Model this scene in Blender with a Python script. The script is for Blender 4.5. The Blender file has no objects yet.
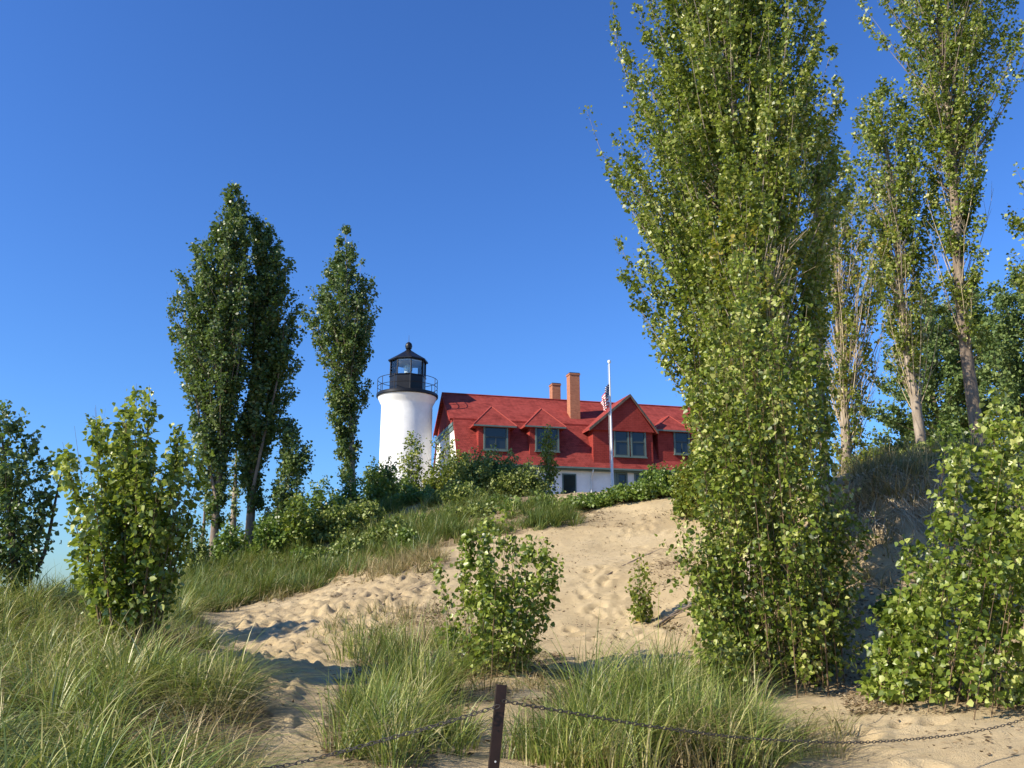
import bpy, math, random
import numpy as np
from mathutils import Vector, Matrix

# ------------------------------------------------------------------ camera, sky, sun, exposure
R = math.radians
F_PX = 870.0
PITCH = math.atan(213 / F_PX)
EYE = 1.6
C = bpy.context.scene.collection
sc = bpy.context.scene
cam_d = bpy.data.cameras.new('camera')
cam = bpy.data.objects.new('camera', cam_d)
C.objects.link(cam)
cam.location = (0, 0, EYE)
cam.rotation_euler = (R(90) + PITCH, 0, 0)
cam_d.sensor_width = 36
cam_d.lens = 36 * F_PX / 1024
cam_d.clip_start = 0.1
cam_d.clip_end = 60000
sc.camera = cam

SUN_AZ, SUN_EL = 63.0, 33.0          # degrees left of straight-behind-the-camera, and height
sd = Vector((-math.sin(R(SUN_AZ)) * math.cos(R(SUN_EL)), -math.cos(R(SUN_AZ)) * math.cos(R(SUN_EL)), math.sin(R(SUN_EL))))
world = bpy.data.worlds.new('World')
sc.world = world
world.use_nodes = True
wn = world.node_tree
bg = wn.nodes['Background']
sky = wn.nodes.new('ShaderNodeTexSky')
sky.sky_type = 'NISHITA'
sky.sun_disc = False
sky.sun_elevation = R(SUN_EL)
sky.sun_rotation = math.atan2(sd.x, sd.y) % (2 * math.pi)
sky.altitude = 0
sky.air_density = 1.25
sky.dust_density = 0.35
sky.ozone_density = 3.0
hs = wn.nodes.new('ShaderNodeHueSaturation')
hs.inputs['Saturation'].default_value = 1.0
hs.inputs['Value'].default_value = 1.0
wn.links.new(sky.outputs[0], hs.inputs['Color'])
tint = wn.nodes.new('ShaderNodeMix'); tint.data_type = 'RGBA'; tint.blend_type = 'MULTIPLY'
tint.inputs[0].default_value = 1.0
tint.inputs[7].default_value = (.33, .545, .90, 1)
gm = wn.nodes.new('ShaderNodeGamma'); gm.inputs[1].default_value = 1.15
wn.links.new(hs.outputs[0], gm.inputs[0])
wn.links.new(gm.outputs[0], tint.inputs[6])
wn.links.new(tint.outputs[2], bg.inputs['Color'])
bg.inputs['Strength'].default_value = 0.105
sl = bpy.data.lights.new('sun', 'SUN')
sl.energy = 4.6
sl.angle = R(0.53)
sl.color = (1.0, 0.90, 0.74)
sun = bpy.data.objects.new('sun', sl)
C.objects.link(sun)
sun.rotation_euler = sd.to_track_quat('Z', 'Y').to_euler()
sun.location = (-30, -20, 40)
vs = sc.view_settings
vs.view_transform = 'Standard'
vs.look = 'None'
vs.exposure = 0.75
vs.gamma = 1
vs.use_curve_mapping = False
sc.cycles.max_bounces = 6
sc.cycles.transparent_max_bounces = 24

# ------------------------------------------------------------------ helpers
rng = np.random.default_rng(11)
CP, SP = math.cos(PITCH), math.sin(PITCH)

def ray(px, py):
    a = (px - 512) / F_PX
    b = (384 - py) / F_PX
    return np.array([a, CP - b * SP, SP + b * CP])

def P(px, py, Y):
    d = ray(px, py)
    return np.array([0, 0, EYE]) + d * (Y / d[1])

def project(p):
    p = np.asarray(p, float)
    x = p[..., 0]; y = p[..., 1]; z = p[..., 2] - EYE
    f = y * CP + z * SP
    u = -y * SP + z * CP
    f = np.where(f < 0.05, 0.05, f)
    return 512 + F_PX * x / f, 384 - F_PX * u / f

def tag(o, label=None, cat=None, group=None, kind=None):
    if label: o['label'] = label
    if cat: o['category'] = cat
    if group: o['group'] = group
    if kind: o['kind'] = kind
    return o

def empty(name, loc, rz=0.0):
    o = bpy.data.objects.new(name, None)
    C.objects.link(o)
    o.location = tuple(float(v) for v in loc)
    o.rotation_euler = (0, 0, rz)
    o.empty_display_size = 0.3
    return o

def raw_mesh(name, verts, groups, mat, parent=None, smooth=False):
    """verts Nx3 array; groups: list of index arrays Kxn (n fixed inside each)."""
    me = bpy.data.meshes.new(name)
    verts = np.asarray(verts, np.float32)
    me.vertices.add(len(verts))
    me.vertices.foreach_set('co', verts.ravel())
    groups = [np.asarray(g, np.int32) for g in groups if len(g)]
    nl = sum(g.size for g in groups)
    npoly = sum(len(g) for g in groups)
    me.loops.add(nl)
    me.polygons.add(npoly)
    me.loops.foreach_set('vertex_index', np.concatenate([g.ravel() for g in groups]))
    tot = np.concatenate([np.full(len(g), g.shape[1], np.int32) for g in groups])
    st = np.concatenate([[0], np.cumsum(tot)[:-1]]).astype(np.int32)
    me.polygons.foreach_set('loop_start', st)
    me.polygons.foreach_set('loop_total', tot)
    if smooth:
        me.polygons.foreach_set('use_smooth', np.ones(npoly, bool))
    me.update(calc_edges=True)
    me.validate()
    me.materials.append(mat)
    o = bpy.data.objects.new(name, me)
    C.objects.link(o)
    if parent is not None:
        o.parent = parent
    return o

class MB:
    """collects simple solids and links them as ONE mesh object"""
    def __init__(s): s.v = []; s.f = []
    def add(s, vs_, fs):
        b = len(s.v)
        s.v += [tuple(map(float, v)) for v in vs_]
        s.f += [tuple(b + i for i in f) for f in fs]
        return s
    def box(s, x0, x1, y0, y1, z0, z1):
        v = [(x0, y0, z0), (x1, y0, z0), (x1, y1, z0), (x0, y1, z0), (x0, y0, z1), (x1, y0, z1), (x1, y1, z1), (x0, y1, z1)]
        return s.add(v, [(0, 3, 2, 1), (4, 5, 6, 7), (0, 1, 5, 4), (1, 2, 6, 5), (2, 3, 7, 6), (3, 0, 4, 7)])
    def prism_x(s, prof, x0, x1):
        n = len(prof)
        v = [(x0, y, z) for y, z in prof] + [(x1, y, z) for y, z in prof]
        f = [tuple(range(n))[::-1], tuple(range(n, 2 * n))] + [(i, (i + 1) % n, n + (i + 1) % n, n + i) for i in range(n)]
        return s.add(v, f)
    def prism_y(s, prof, y0, y1):
        n = len(prof)
        v = [(x, y0, z) for x, z in prof] + [(x, y1, z) for x, z in prof]
        f = [tuple(range(n)), tuple(range(n, 2 * n))[::-1]] + [(i, n + i, n + (i + 1) % n, (i + 1) % n) for i in range(n)]
        return s.add(v, f)
    def tube(s, pts, rad, n=8, cap=True):
        pts = [Vector(p) for p in pts]
        if not hasattr(rad, '__len__'): rad = [rad] * len(pts)
        b = len(s.v)
        for i, p in enumerate(pts):
            t = (pts[min(i + 1, len(pts) - 1)] - pts[max(i - 1, 0)]).normalized()
            a = Vector((0, 0, 1)) if abs(t.z) < .9 else Vector((1, 0, 0))
            u = t.cross(a).normalized(); w = t.cross(u)
            for k in range(n):
                q = p + (u * math.cos(2 * math.pi * k / n) + w * math.sin(2 * math.pi * k / n)) * rad[i]
                s.v.append(tuple(q))
        for i in range(len(pts) - 1):
            for k in range(n):
                s.f.append((b + i * n + k, b + i * n + (k + 1) % n, b + (i + 1) * n + (k + 1) % n, b + (i + 1) * n + k))
        if cap:
            s.f.append(tuple(b + k for k in range(n))[::-1])
            s.f.append(tuple(b + (len(pts) - 1) * n + k for k in range(n)))
        return s
    def lathe(s, prof, n=48, cx=0, cy=0, a0=0.0):
        b = len(s.v)
        for r, z in prof:
            for k in range(n):
                a = a0 + 2 * math.pi * k / n
                s.v.append((cx + r * math.cos(a), cy + r * math.sin(a), z))
        for i in range(len(prof) - 1):
            for k in range(n):
                s.f.append((b + i * n + k, b + i * n + (k + 1) % n, b + (i + 1) * n + (k + 1) % n, b + (i + 1) * n + k))
        s.f.append(tuple(b + k for k in range(n))[::-1])
        s.f.append(tuple(b + (len(prof) - 1) * n + k for k in range(n)))
        return s
    def build(s, name, mat, parent=None, smooth=False, bevel=0):
        me = bpy.data.meshes.new(name)
        me.from_pydata(s.v, [], s.f)
        me.update()
        if smooth:
            me.polygons.foreach_set('use_smooth', np.ones(len(me.polygons), bool))
            me.set_sharp_from_angle(angle=R(35))
        me.materials.append(mat)
        o = bpy.data.objects.new(name, me)
        C.objects.link(o)
        if parent is not None: o.parent = parent
        if bevel:
            m = o.modifiers.new('bevel', 'BEVEL'); m.width = bevel; m.segments = 2; m.limit_method = 'ANGLE'
        return o

# ------------------------------------------------------------------ noise
def vnoise(x, y, seed=0):
    xi = np.floor(x).astype(np.int64); yi = np.floor(y).astype(np.int64)
    xf = x - xi; yf = y - yi
    def h(a, b):
        n = (a * 374761393 + b * 668265263 + seed * 1442695041) & 0xffffffff
        n = ((n ^ (n >> 13)) * 1274126177) & 0xffffffff
        n = n ^ (n >> 16)
        return (n & 0xffff) / 65535.0
    u = xf * xf * (3 - 2 * xf); v = yf * yf * (3 - 2 * yf)
    return (h(xi, yi) * (1 - u) + h(xi + 1, yi) * u) * (1 - v) + (h(xi, yi + 1) * (1 - u) + h(xi + 1, yi + 1) * u) * v - 0.5

def inpoly(px, py, poly):
    c = np.zeros(np.shape(px), bool)
    n = len(poly)
    for i in range(n):
        x0, y0 = poly[i]; x1, y1 = poly[(i + 1) % n]
        if y0 == y1: continue
        m = ((y0 > py) != (y1 > py)) & (px < (x1 - x0) * (py - y0) / (y1 - y0) + x0)
        c ^= m
    return c

# ------------------------------------------------------------------ materials
def mat_new(name):
    m = bpy.data.materials.new(name)
    m.use_nodes = True
    nt = m.node_tree
    return m, nt, nt.nodes['Principled BSDF']

def N(nt, typ, **kw):
    n = nt.nodes.new(typ)
    for k, v in kw.items():
        setattr(n, k, v)
    return n

def ramp(nt, stops, src):
    r = nt.nodes.new('ShaderNodeValToRGB')
    el = r.color_ramp.elements
    while len(el) < len(stops): el.new(0.5)
    for e, (p, c) in zip(el, stops):
        e.position = p; e.color = (*c, 1)
    nt.links.new(src, r.inputs[0])
    return r.outputs[0]

def noise(nt, scale, detail=4, rough=.6, coord='Object', stretch=None):
    tc = nt.nodes.new('ShaderNodeTexCoord')
    n = nt.nodes.new('ShaderNodeTexNoise')
    n.inputs['Scale'].default_value = scale
    n.inputs['Detail'].default_value = detail
    n.inputs['Roughness'].default_value = rough
    src = tc.outputs[coord]
    if stretch:
        mp = nt.nodes.new('ShaderNodeMapping')
        mp.inputs['Scale'].default_value = stretch
        nt.links.new(src, mp.inputs[0]); src = mp.outputs[0]
    nt.links.new(src, n.inputs['Vector'])
    return n.outputs['Fac']

def mixc(nt, fac, a, b):
    m = nt.nodes.new('ShaderNodeMix'); m.data_type = 'RGBA'
    for s, v in ((m.inputs[0], fac), (m.inputs[6], a), (m.inputs[7], b)):
        if hasattr(v, 'node'): nt.links.new(v, s)
        elif isinstance(v, (int, float)): s.default_value = v
        else: s.default_value = (*v, 1)
    return m.outputs[2]

def bump(nt, b, src, strength=.3, dist=.02):
    n = nt.nodes.new('ShaderNodeBump')
    n.inputs['Strength'].default_value = strength
    n.inputs['Distance'].default_value = dist
    nt.links.new(src, n.inputs['Height'])
    nt.links.new(n.outputs[0], b.inputs['Normal'])

def leaf_mat(name, stops, trans=.35, rough=.42, spec=.5, tcol=(0.22, 0.34, 0.04)):
    """stops: colours spread over the leaves at random; slow noise shifts whole clumps"""
    m, nt, b = mat_new(name)
    g = N(nt, 'ShaderNodeNewGeometry')
    n = noise(nt, 0.9, 2)
    mr = N(nt, 'ShaderNodeMath', operation='MULTIPLY_ADD')
    nt.links.new(n, mr.inputs[0]); mr.inputs[1].default_value = 1.3; mr.inputs[2].default_value = -0.65
    ad = N(nt, 'ShaderNodeMath', operation='ADD', use_clamp=True)
    nt.links.new(g.outputs['Random Per Island'], ad.inputs[0]); nt.links.new(mr.outputs[0], ad.inputs[1])
    col = ramp(nt, stops, ad.outputs[0])
    nt.links.new(col, b.inputs['Base Color'])
    b.inputs['Roughness'].default_value = rough
    b.inputs['Specular IOR Level'].default_value = spec
    t = N(nt, 'ShaderNodeBsdfTranslucent')
    hsn = N(nt, 'ShaderNodeMix', data_type='RGBA', blend_type='MIX')
    hsn.inputs[0].default_value = .5
    nt.links.new(col, hsn.inputs[6]); hsn.inputs[7].default_value = (*tcol, 1)
    nt.links.new(hsn.outputs[2], t.inputs['Color'])
    mx = N(nt, 'ShaderNodeMixShader')
    mx.inputs[0].default_value = trans
    nt.links.new(b.outputs[0], mx.inputs[1]); nt.links.new(t.outputs[0], mx.inputs[2])
    nt.links.new(mx.outputs[0], nt.nodes['Material Output'].inputs['Surface'])
    return m

M = {}
M['leaf_dark'] = leaf_mat('poplar_leaf_dark', [(0, (.040, .070, .018)), (.45, (.085, .138, .032)), (.8, (.150, .210, .050)), (1, (.28, .32, .14))], trans=.3)
M['leaf_mid'] = leaf_mat('poplar_leaf_green', [(0, (.050, .082, .010)), (.4, (.145, .205, .024)), (.75, (.29, .345, .045)), (1, (.54, .54, .18))], trans=.35, tcol=(.30, .36, .03))
M['leaf_lite'] = leaf_mat('poplar_leaf_yellow_green', [(0, (.065, .100, .014)), (.4, (.14, .19, .026)), (.8, (.24, .28, .045)), (.97, (.40, .38, .07)), (1, (.46, .36, .06))], trans=.4, tcol=(.40, .44, .03))
M['leaf_bush'] = leaf_mat('young_poplar_leaf', [(0, (.055, .092, .012)), (.4, (.155, .220, .026)), (.75, (.31, .375, .055)), (1, (.58, .60, .20))], trans=.4, tcol=(.36, .44, .04), spec=.6, rough=.38)
M['leaf_shrub'] = leaf_mat('shrub_leaf', [(0, (.065, .100, .016)), (.45, (.165, .215, .036)), (1, (.36, .38, .10))], trans=.25, rough=.5)
M['leaf_vine'] = leaf_mat('vine_leaf', [(0, (.060, .105, .014)), (.5, (.135, .205, .028)), (1, (.24, .31, .06))], trans=.3)
M['leaf_fine'] = leaf_mat('fine_grey_green_leaf', [(0, (.045, .082, .024)), (.5, (.105, .165, .045)), (1, (.23, .29, .09))], trans=.2, rough=.55, spec=.3)
M['grass_green'] = leaf_mat('marram_green', [(0, (.050, .088, .012)), (.3, (.130, .195, .028)), (.62, (.27, .33, .06)), (.87, (.45, .43, .13)), (1, (.64, .56, .28))], trans=.3, rough=.45, tcol=(.32, .34, .06))
M['grass_crest'] = leaf_mat('crest_grass_green', [(0, (.050, .090, .014)), (.5, (.110, .165, .026)), (.85, (.21, .24, .05)), (1, (.36, .32, .11))], trans=.3, rough=.5, tcol=(.28, .32, .05))
M['grass_dry'] = leaf_mat('marram_dry', [(0, (.12, .10, .035)), (.3, (.18, .19, .05)), (.6, (.34, .27, .11)), (1, (.50, .38, .20))], trans=.25, rough=.55, tcol=(.42, .34, .12))

def bark(name, a, b_, sc_=6, st=(1, 1, .35)):
    m, nt, b = mat_new(name)
    n = noise(nt, sc_, 6, .65, stretch=st)
    nt.links.new(ramp(nt, [(.3, a), (.68, b_)], n), b.inputs['Base Color'])
    b.inputs['Roughness'].default_value = .85
    bump(nt, b, n, .8, .03)
    return m
M['bark_pale'] = bark('bark_pale', (.16, .12, .085), (.40, .33, .25))
M['bark_grey'] = bark('bark_grey', (.10, .075, .052), (.28, .215, .155))
M['bark_dark'] = bark('bark_dark', (.045, .034, .026), (.13, .10, .075))
M['twig'] = bark('twig_brown', (.10, .062, .030), (.21, .14, .07), 10)
M['dead'] = bark('twig_dead', (.36, .28, .17), (.56, .46, .30), 10)

def paint(name, c, var=.12, rough=.5, spec=.4, nscale=3, metallic=0, bmp=0):
    m, nt, b = mat_new(name)
    n = noise(nt, nscale, 5, .6)
    nt.links.new(ramp(nt, [(.3, tuple(x * (1 - var) for x in c)), (.7, tuple(min(1, x * (1 + var)) for x in c))], n), b.inputs['Base Color'])
    b.inputs['Roughness'].default_value = rough
    b.inputs['Specular IOR Level'].default_value = spec
    b.inputs['Metallic'].default_value = metallic
    if bmp: bump(nt, b, noise(nt, nscale * 8, 4), bmp, .01)
    return m

M['white'] = paint('white_masonry', (.80, .79, .75), .09, .7, .3, 1.2, bmp=.25)
M['green_trim'] = paint('grey_green_trim', (.11, .155, .135), .08)
M['black_iron'] = paint('black_iron', (.008, .007, .007), .3, .4, .35, 4)
M['brown_post'] = paint('brown_post_paint', (.020, .009, .007), .3, .45, .4, 20)
M['chain'] = paint('galvanised_chain', (.09, .08, .07), .3, .5, .4, 40, metallic=.5)
M['alu'] = paint('white_pole_paint', (.72, .72, .70), .04, .35)
M['brass'] = paint('gold_ball', (.6, .42, .14), .1, .3, .5, 4, metallic=.8)
M['zinc'] = paint('downspout_metal', (.60, .60, .58), .06, .4)

def shingle_mat(name, a, b_):
    m, nt, b = mat_new(name)
    tc = N(nt, 'ShaderNodeTexCoord')
    sp = N(nt, 'ShaderNodeSeparateXYZ'); nt.links.new(tc.outputs['Object'], sp.inputs[0])
    cb = N(nt, 'ShaderNodeCombineXYZ')
    ad = N(nt, 'ShaderNodeMath', operation='ADD')
    nt.links.new(sp.outputs[0], ad.inputs[0]); nt.links.new(sp.outputs[1], ad.inputs[1])
    nt.links.new(ad.outputs[0], cb.inputs[0]); nt.links.new(sp.outputs[2], cb.inputs[1])
    br = N(nt, 'ShaderNodeTexBrick')
    nt.links.new(cb.outputs[0], br.inputs['Vector'])
    br.inputs['Scale'].default_value = 1
    br.inputs['Brick Width'].default_value = .32
    br.inputs['Row Height'].default_value = .13
    br.inputs['Mortar Size'].default_value = .012
    br.inputs['Color1'].default_value = (*a, 1); br.inputs['Color2'].default_value = (*b_, 1)
    br.inputs['Mortar'].default_value = (*(x * .45 for x in a), 1)
    n = noise(nt, 1.3, 8, .75)
    col = mixc(nt, ramp(nt, [(.35, (0, 0, 0)), (.72, (.75, .75, .75))], n), br.outputs['Color'], tuple(x * 1.3 + .012 for x in b_))
    nt.links.new(col, b.inputs['Base Color'])
    b.inputs['Roughness'].default_value = .85
    b.inputs['Specular IOR Level'].default_value = .15
    bump(nt, b, br.outputs['Fac'], -.4, .015)
    return m
M['shingle'] = shingle_mat('red_roof_shingle', (.17, .026, .020), (.29, .048, .036))
M['shingle_wall'] = shingle_mat('red_wall_shingle', (.225, .028, .020), (.27, .038, .028))
M['red_trim'] = paint('red_trim', (.36, .06, .038), .08, .6)

def brick_mat():
    m, nt, b = mat_new('chimney_brick')
    tc = N(nt, 'ShaderNodeTexCoord')
    sp = N(nt, 'ShaderNodeSeparateXYZ'); nt.links.new(tc.outputs['Object'], sp.inputs[0])
    cb = N(nt, 'ShaderNodeCombineXYZ'); ad = N(nt, 'ShaderNodeMath', operation='ADD')
    nt.links.new(sp.outputs[0], ad.inputs[0]); nt.links.new(sp.outputs[1], ad.inputs[1])
    nt.links.new(ad.outputs[0], cb.inputs[0]); nt.links.new(sp.outputs[2], cb.inputs[1])
    br = N(nt, 'ShaderNodeTexBrick'); nt.links.new(cb.outputs[0], br.inputs['Vector'])
    br.inputs['Brick Width'].default_value = .22; br.inputs['Row Height'].default_value = .075
    br.inputs['Scale'].default_value = 1; br.inputs['Mortar Size'].default_value = .008
    br.inputs['Color1'].default_value = (.33, .11, .050, 1); br.inputs['Color2'].default_value = (.46, .17, .080, 1)
    br.inputs['Mortar'].default_value = (.34, .20, .12, 1)
    nt.links.new(br.outputs['Color'], b.inputs['Base Color'])
    b.inputs['Roughness'].default_value = .9
    return m
M['brick'] = brick_mat()

def glass_dark():
    m, nt, b = mat_new('window_glass_dark')
    b.inputs['Base Color'].default_value = (.018, .024, .026, 1)
    b.inputs['Roughness'].default_value = .06
    b.inputs['Specular IOR Level'].default_value = .6
    n = noise(nt, 1.5, 2)
    bump(nt, b, n, .1, .02)
    return m
M['glass'] = glass_dark()
def glass_clear():
    m, nt, b = mat_new('lantern_glass')
    t = N(nt, 'ShaderNodeBsdfTransparent'); t.inputs[0].default_value = (.97, .985, .99, 1)
    g = N(nt, 'ShaderNodeBsdfGlossy'); g.inputs['Roughness'].default_value = .04
    fr = N(nt, 'ShaderNodeFresnel'); fr.inputs[0].default_value = 1.6
    mx = N(nt, 'ShaderNodeMixShader')
    nt.links.new(fr.outputs[0], mx.inputs[0]); nt.links.new(t.outputs[0], mx.inputs[1]); nt.links.new(g.outputs[0], mx.inputs[2])
    nt.links.new(mx.outputs[0], nt.nodes['Material Output'].inputs['Surface'])
    return m
M['clear'] = glass_clear()
M['lens'] = paint('lens_glass', (.55, .62, .60), .2, .08, .8, 6)

# ------------------------------------------------------------------ terrain
CTRL_PX = [
 (100,768,6.6),(300,768,7.2),(500,768,7.4),(700,768,7.6),(950,768,7.8),
 (0,690,10),(130,648,11.5),(0,612,15),(0,603,20),(90,612,17),(60,700,9),(200,690,9.5),
 (270,690,11),(330,690,11.5),(490,672,12.5),(620,662,13.5),(760,692,12),(930,716,9.5),(1024,738,8.6),(850,725,9.2),(680,700,11),
 (200,640,16),(300,602,22),(220,600,25),(200,578,29),(215,566,33),(290,548,33),(250,556,33),(400,578,22),(300,650,15),(400,640,15.5),
 (430,622,17),(560,622,17),(600,570,20.5),(560,532,26),(650,508,27.5),(610,515,27.5),(690,522,26),(660,600,18),(690,560,21),
 (450,522,31),(400,512,36),(350,512,39),(330,528,36),(370,545,29),(450,540,27),
 (440,498,54),(560,505,50),(610,503,50),(660,498,52),
 (860,692,12.3),(860,640,13.6),(872,560,15.6),(880,505,16.8),(900,468,18.5),(940,690,11),(960,462,19.5),(1024,640,12.8),(1024,560,15),(1024,460,19),(930,560,15.6),
 (790,600,15),(780,560,17),(770,510,20),(740,478,30),(850,474,21),(1100,455,22),(1100,700,10),
]
CTRL_W = [(0,0,0),(-3,0,.1),(3,0,0),(0,-8,-.1),(-12,-6,.1),(12,-6,0),(0,3.5,.12),(-4,4,.25),(4,4,.12),(-9,8,.6),(9,8,.3),(0,5.5,.3),
 (-14,14,1.3),(-16,24,1.1),(-19,33,.3),(-26,20,-1.5),(-30,35,-3.2),(-26,50,-3.0),(-34,5,-2.0),(-40,60,-5),
 (-16,48,2.2),(-10,58,6.2),(-16,64,4.5),(0,62,7.6),(10,64,7.8),(20,66,7.6),(5,74,7.2),(-12,76,4.5),(18,82,6.8),(0,92,3.0),(-25,80,-4),
 (6,38,5.8),(14,30,5.2),(14,24,4.9),(20,40,5.4),(28,30,5.2),(26,55,6.0),(34,64,5.5),(18,12,1.2),(24,20,4.2),(40,40,4.5)]
_cp = np.array([P(*c) for c in CTRL_PX] + [np.array(c, float) for c in CTRL_W])
def _tps_fit(p, lam=0.4):
    n = len(p); xy = p[:, :2] / 10
    d2 = ((xy[:, None] - xy[None]) ** 2).sum(-1)
    K = np.where(d2 > 0, 0.5 * d2 * np.log(d2 + 1e-12), 0) + lam * .004 * np.eye(n)
    A = np.zeros((n + 3, n + 3)); A[:n, :n] = K
    A[:n, n] = 1; A[:n, n + 1:] = xy; A[n, :n] = 1; A[n + 1:, :n] = xy.T
    return np.linalg.solve(A, np.concatenate([p[:, 2], np.zeros(3)]))
_w = _tps_fit(_cp)
def sstep(a, b, x):
    t = np.clip((x - a) / (b - a), 0, 1); return t * t * (3 - 2 * t)
def tps(x, y):
    x = np.asarray(x, float); y = np.asarray(y, float)
    sh = x.shape; X = x.ravel() / 10; Y = y.ravel() / 10
    out = np.empty_like(X); n = len(_cp); cx = _cp[:, 0] / 10; cy = _cp[:, 1] / 10
    for i in range(0, len(X), 40000):
        a = X[i:i + 40000, None] - cx; b = Y[i:i + 40000, None] - cy
        d2 = a * a + b * b
        out[i:i + 40000] = (0.5 * d2 * np.log(d2 + 1e-12)) @ _w[:n] + _w[n] + _w[n + 1] * X[i:i + 40000] + _w[n + 2] * Y[i:i + 40000]
    return out.reshape(sh)
# footprints trodden into the path and the dune face
_fp = []
for poly, cnt in (([(200, 640), (300, 585), (430, 560), (440, 600), (330, 650), (280, 700)], 430),
                  ([(560, 640), (590, 560), (640, 515), (690, 540), (640, 600), (690, 640)], 70),
                  ([(280, 700), (340, 690), (420, 768), (280, 768)], 8), ([(800, 700), (1024, 730), (1024, 768), (800, 768)], 10)):
    k = 0
    while k < cnt:
        px = rng.uniform(180, 1024); py = rng.uniform(500, 768)
        if inpoly(np.array(px), np.array(py), poly):
            _fp.append((px, py)); k += 1
def ground_hit(px, py):
    """march a camera ray to the smooth terrain"""
    px = np.asarray(px, float); py = np.asarray(py, float)
    a = (px - 512) / F_PX; b = (384 - py) / F_PX
    dx = a; dy = CP - b * SP; dz = SP + b * CP
    t = np.full(px.shape, 5.0); hit = np.zeros(px.shape, bool); res = np.full(px.shape, np.nan)
    for _ in range(260):
        x = dx * t; y = dy * t; z = EYE + dz * t
        below = (z < tps(x, y)) & ~hit
        res[below] = t[below]; hit |= below
        t = t * 1.012
        if hit.all(): break
    return np.stack([dx * res, dy * res], -1)
_fxy = ground_hit(np.array([f[0] for f in _fp]), np.array([f[1] for f in _fp]))
_fxy = _fxy[~np.isnan(_fxy[:, 0])]
def base_h(x, y):
    h = tps(np.clip(x, -60, 60), np.clip(y, -15, 110))
    d = np.hypot(x, y - 30)
    far = -7 + 10 * sstep(-10, 70, x) * sstep(260, 90, y)
    k = sstep(48, 85, d)
    return h * (1 - k) + far * k
def height(x, y):
    x = np.asarray(x, float); y = np.asarray(y, float)
    h = base_h(x, y)
    k = sstep(70, 30, np.hypot(x, y - 25))
    h = h + k * (.22 * vnoise(x / 2.7, y / 2.7, 1) + .10 * vnoise(x / .9, y / .9, 2) + .032 * vnoise(x / .35, y / .35, 3) + .018 * vnoise(x / .14, y / .14, 4))
    kb = sstep(5.0, 6.2, x) * sstep(11.5, 9.5, x) * sstep(13.2, 14.5, y) * sstep(20.5, 18.5, y)
    h = h + kb * (.5 * vnoise(x / .8, y / .9, 41) + .28 * vnoise(x / .33, y / .4, 42) + .12 * vnoise(x / .13, y / .15, 43))
    return h
def height_fp(x, y):
    h = height(x, y)
    f = np.zeros_like(h)
    for i, (fx, fy) in enumerate(_fxy):
        m = (np.abs(x - fx) < .5) & (np.abs(y - fy) < .7)
        if not m.any(): continue
        dx = x[m] - fx; dy = y[m] - fy
        a = (i * 2.4) % 3.14; c, s = math.cos(a), math.sin(a)
        u = (dx * c + dy * s) / .15; v = (-dx * s + dy * c) / .09
        r2 = u * u + v * v
        sz = .6 + .5 * ((i * 7) % 10) / 10
        f[m] += sz * (-.08 * np.exp(-r2 ** 1.4) + .035 * np.exp(-(np.sqrt(r2) - 1.7) ** 2 * 2.5))
    return h + f

V_VEG = [  # polygons in the photograph whose ground carries litter and roots
 [(-200, 604), (180, 600), (215, 640), (270, 690), (262, 900), (-300, 900)],
 [(185, 620), (300, 590), (440, 550), (560, 528), (620, 515), (560, 505), (440, 480), (300, 520), (150, 575)],
 [(320, 768), (330, 720), (360, 650), (430, 640), (500, 660), (500, 700), (440, 730), (430, 768)],
 [(520, 768), (520, 700), (620, 670), (740, 680), (790, 768)],
 [(325, 600), (350, 570), (400, 552), (450, 548), (450, 570), (400, 600), (360, 612)],
 [(365, 640), (400, 610), (445, 600), (445, 660), (380, 665)],
 [(560, 520), (600, 512), (700, 512), (700, 524), (650, 528), (600, 530)],
 [(630, 575), (700, 545), (705, 590), (660, 605), (700, 640), (650, 620)],
 [(700, 620), (720, 560), (760, 520), (860, 470), (1024, 450), (1100, 700), (1000, 715), (860, 700), (790, 690)],
]
us = np.concatenate([np.linspace(-6, -.8, 26, endpoint=False), np.linspace(-.8, .8, 620), np.linspace(.8, 6, 27)[1:]])
ys = np.concatenate([[-60, -30, -15, -8, -4, -1, 1.5, 3.5], np.geomspace(5, 60, 560), np.geomspace(60, 130, 90)[1:], np.geomspace(130, 9000, 40)[1:]])
UU, YY = np.meshgrid(us, ys)
XX = UU * (np.maximum(YY, 5) + 1)
ZZ = height_fp(XX, YY)
gv = np.stack([XX, YY, ZZ], -1).reshape(-1, 3)
nr, nc = XX.shape
idx = np.arange(nr * nc).reshape(nr, nc)
gf = np.stack([idx[:-1, :-1], idx[:-1, 1:], idx[1:, 1:], idx[1:, :-1]], -1).reshape(-1, 4)
ppx, ppy = project(gv)
veg = np.zeros(len(gv))
jx = ppx + 26 * vnoise(gv[:, 0] / .6, gv[:, 1] / .6, 7) + 10 * vnoise(gv[:, 0] / .2, gv[:, 1] / .2, 8)
jy = ppy + 14 * vnoise(gv[:, 0] / .6, gv[:, 1] / .6, 9) + 6 * vnoise(gv[:, 0] / .2, gv[:, 1] / .2, 10)
for i_, p in enumerate(V_VEG):
    veg[inpoly(jx, jy, p)] = .35 if 4 <= i_ <= 8 else 1
veg[(gv[:, 1] > 34)] = 1

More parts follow.
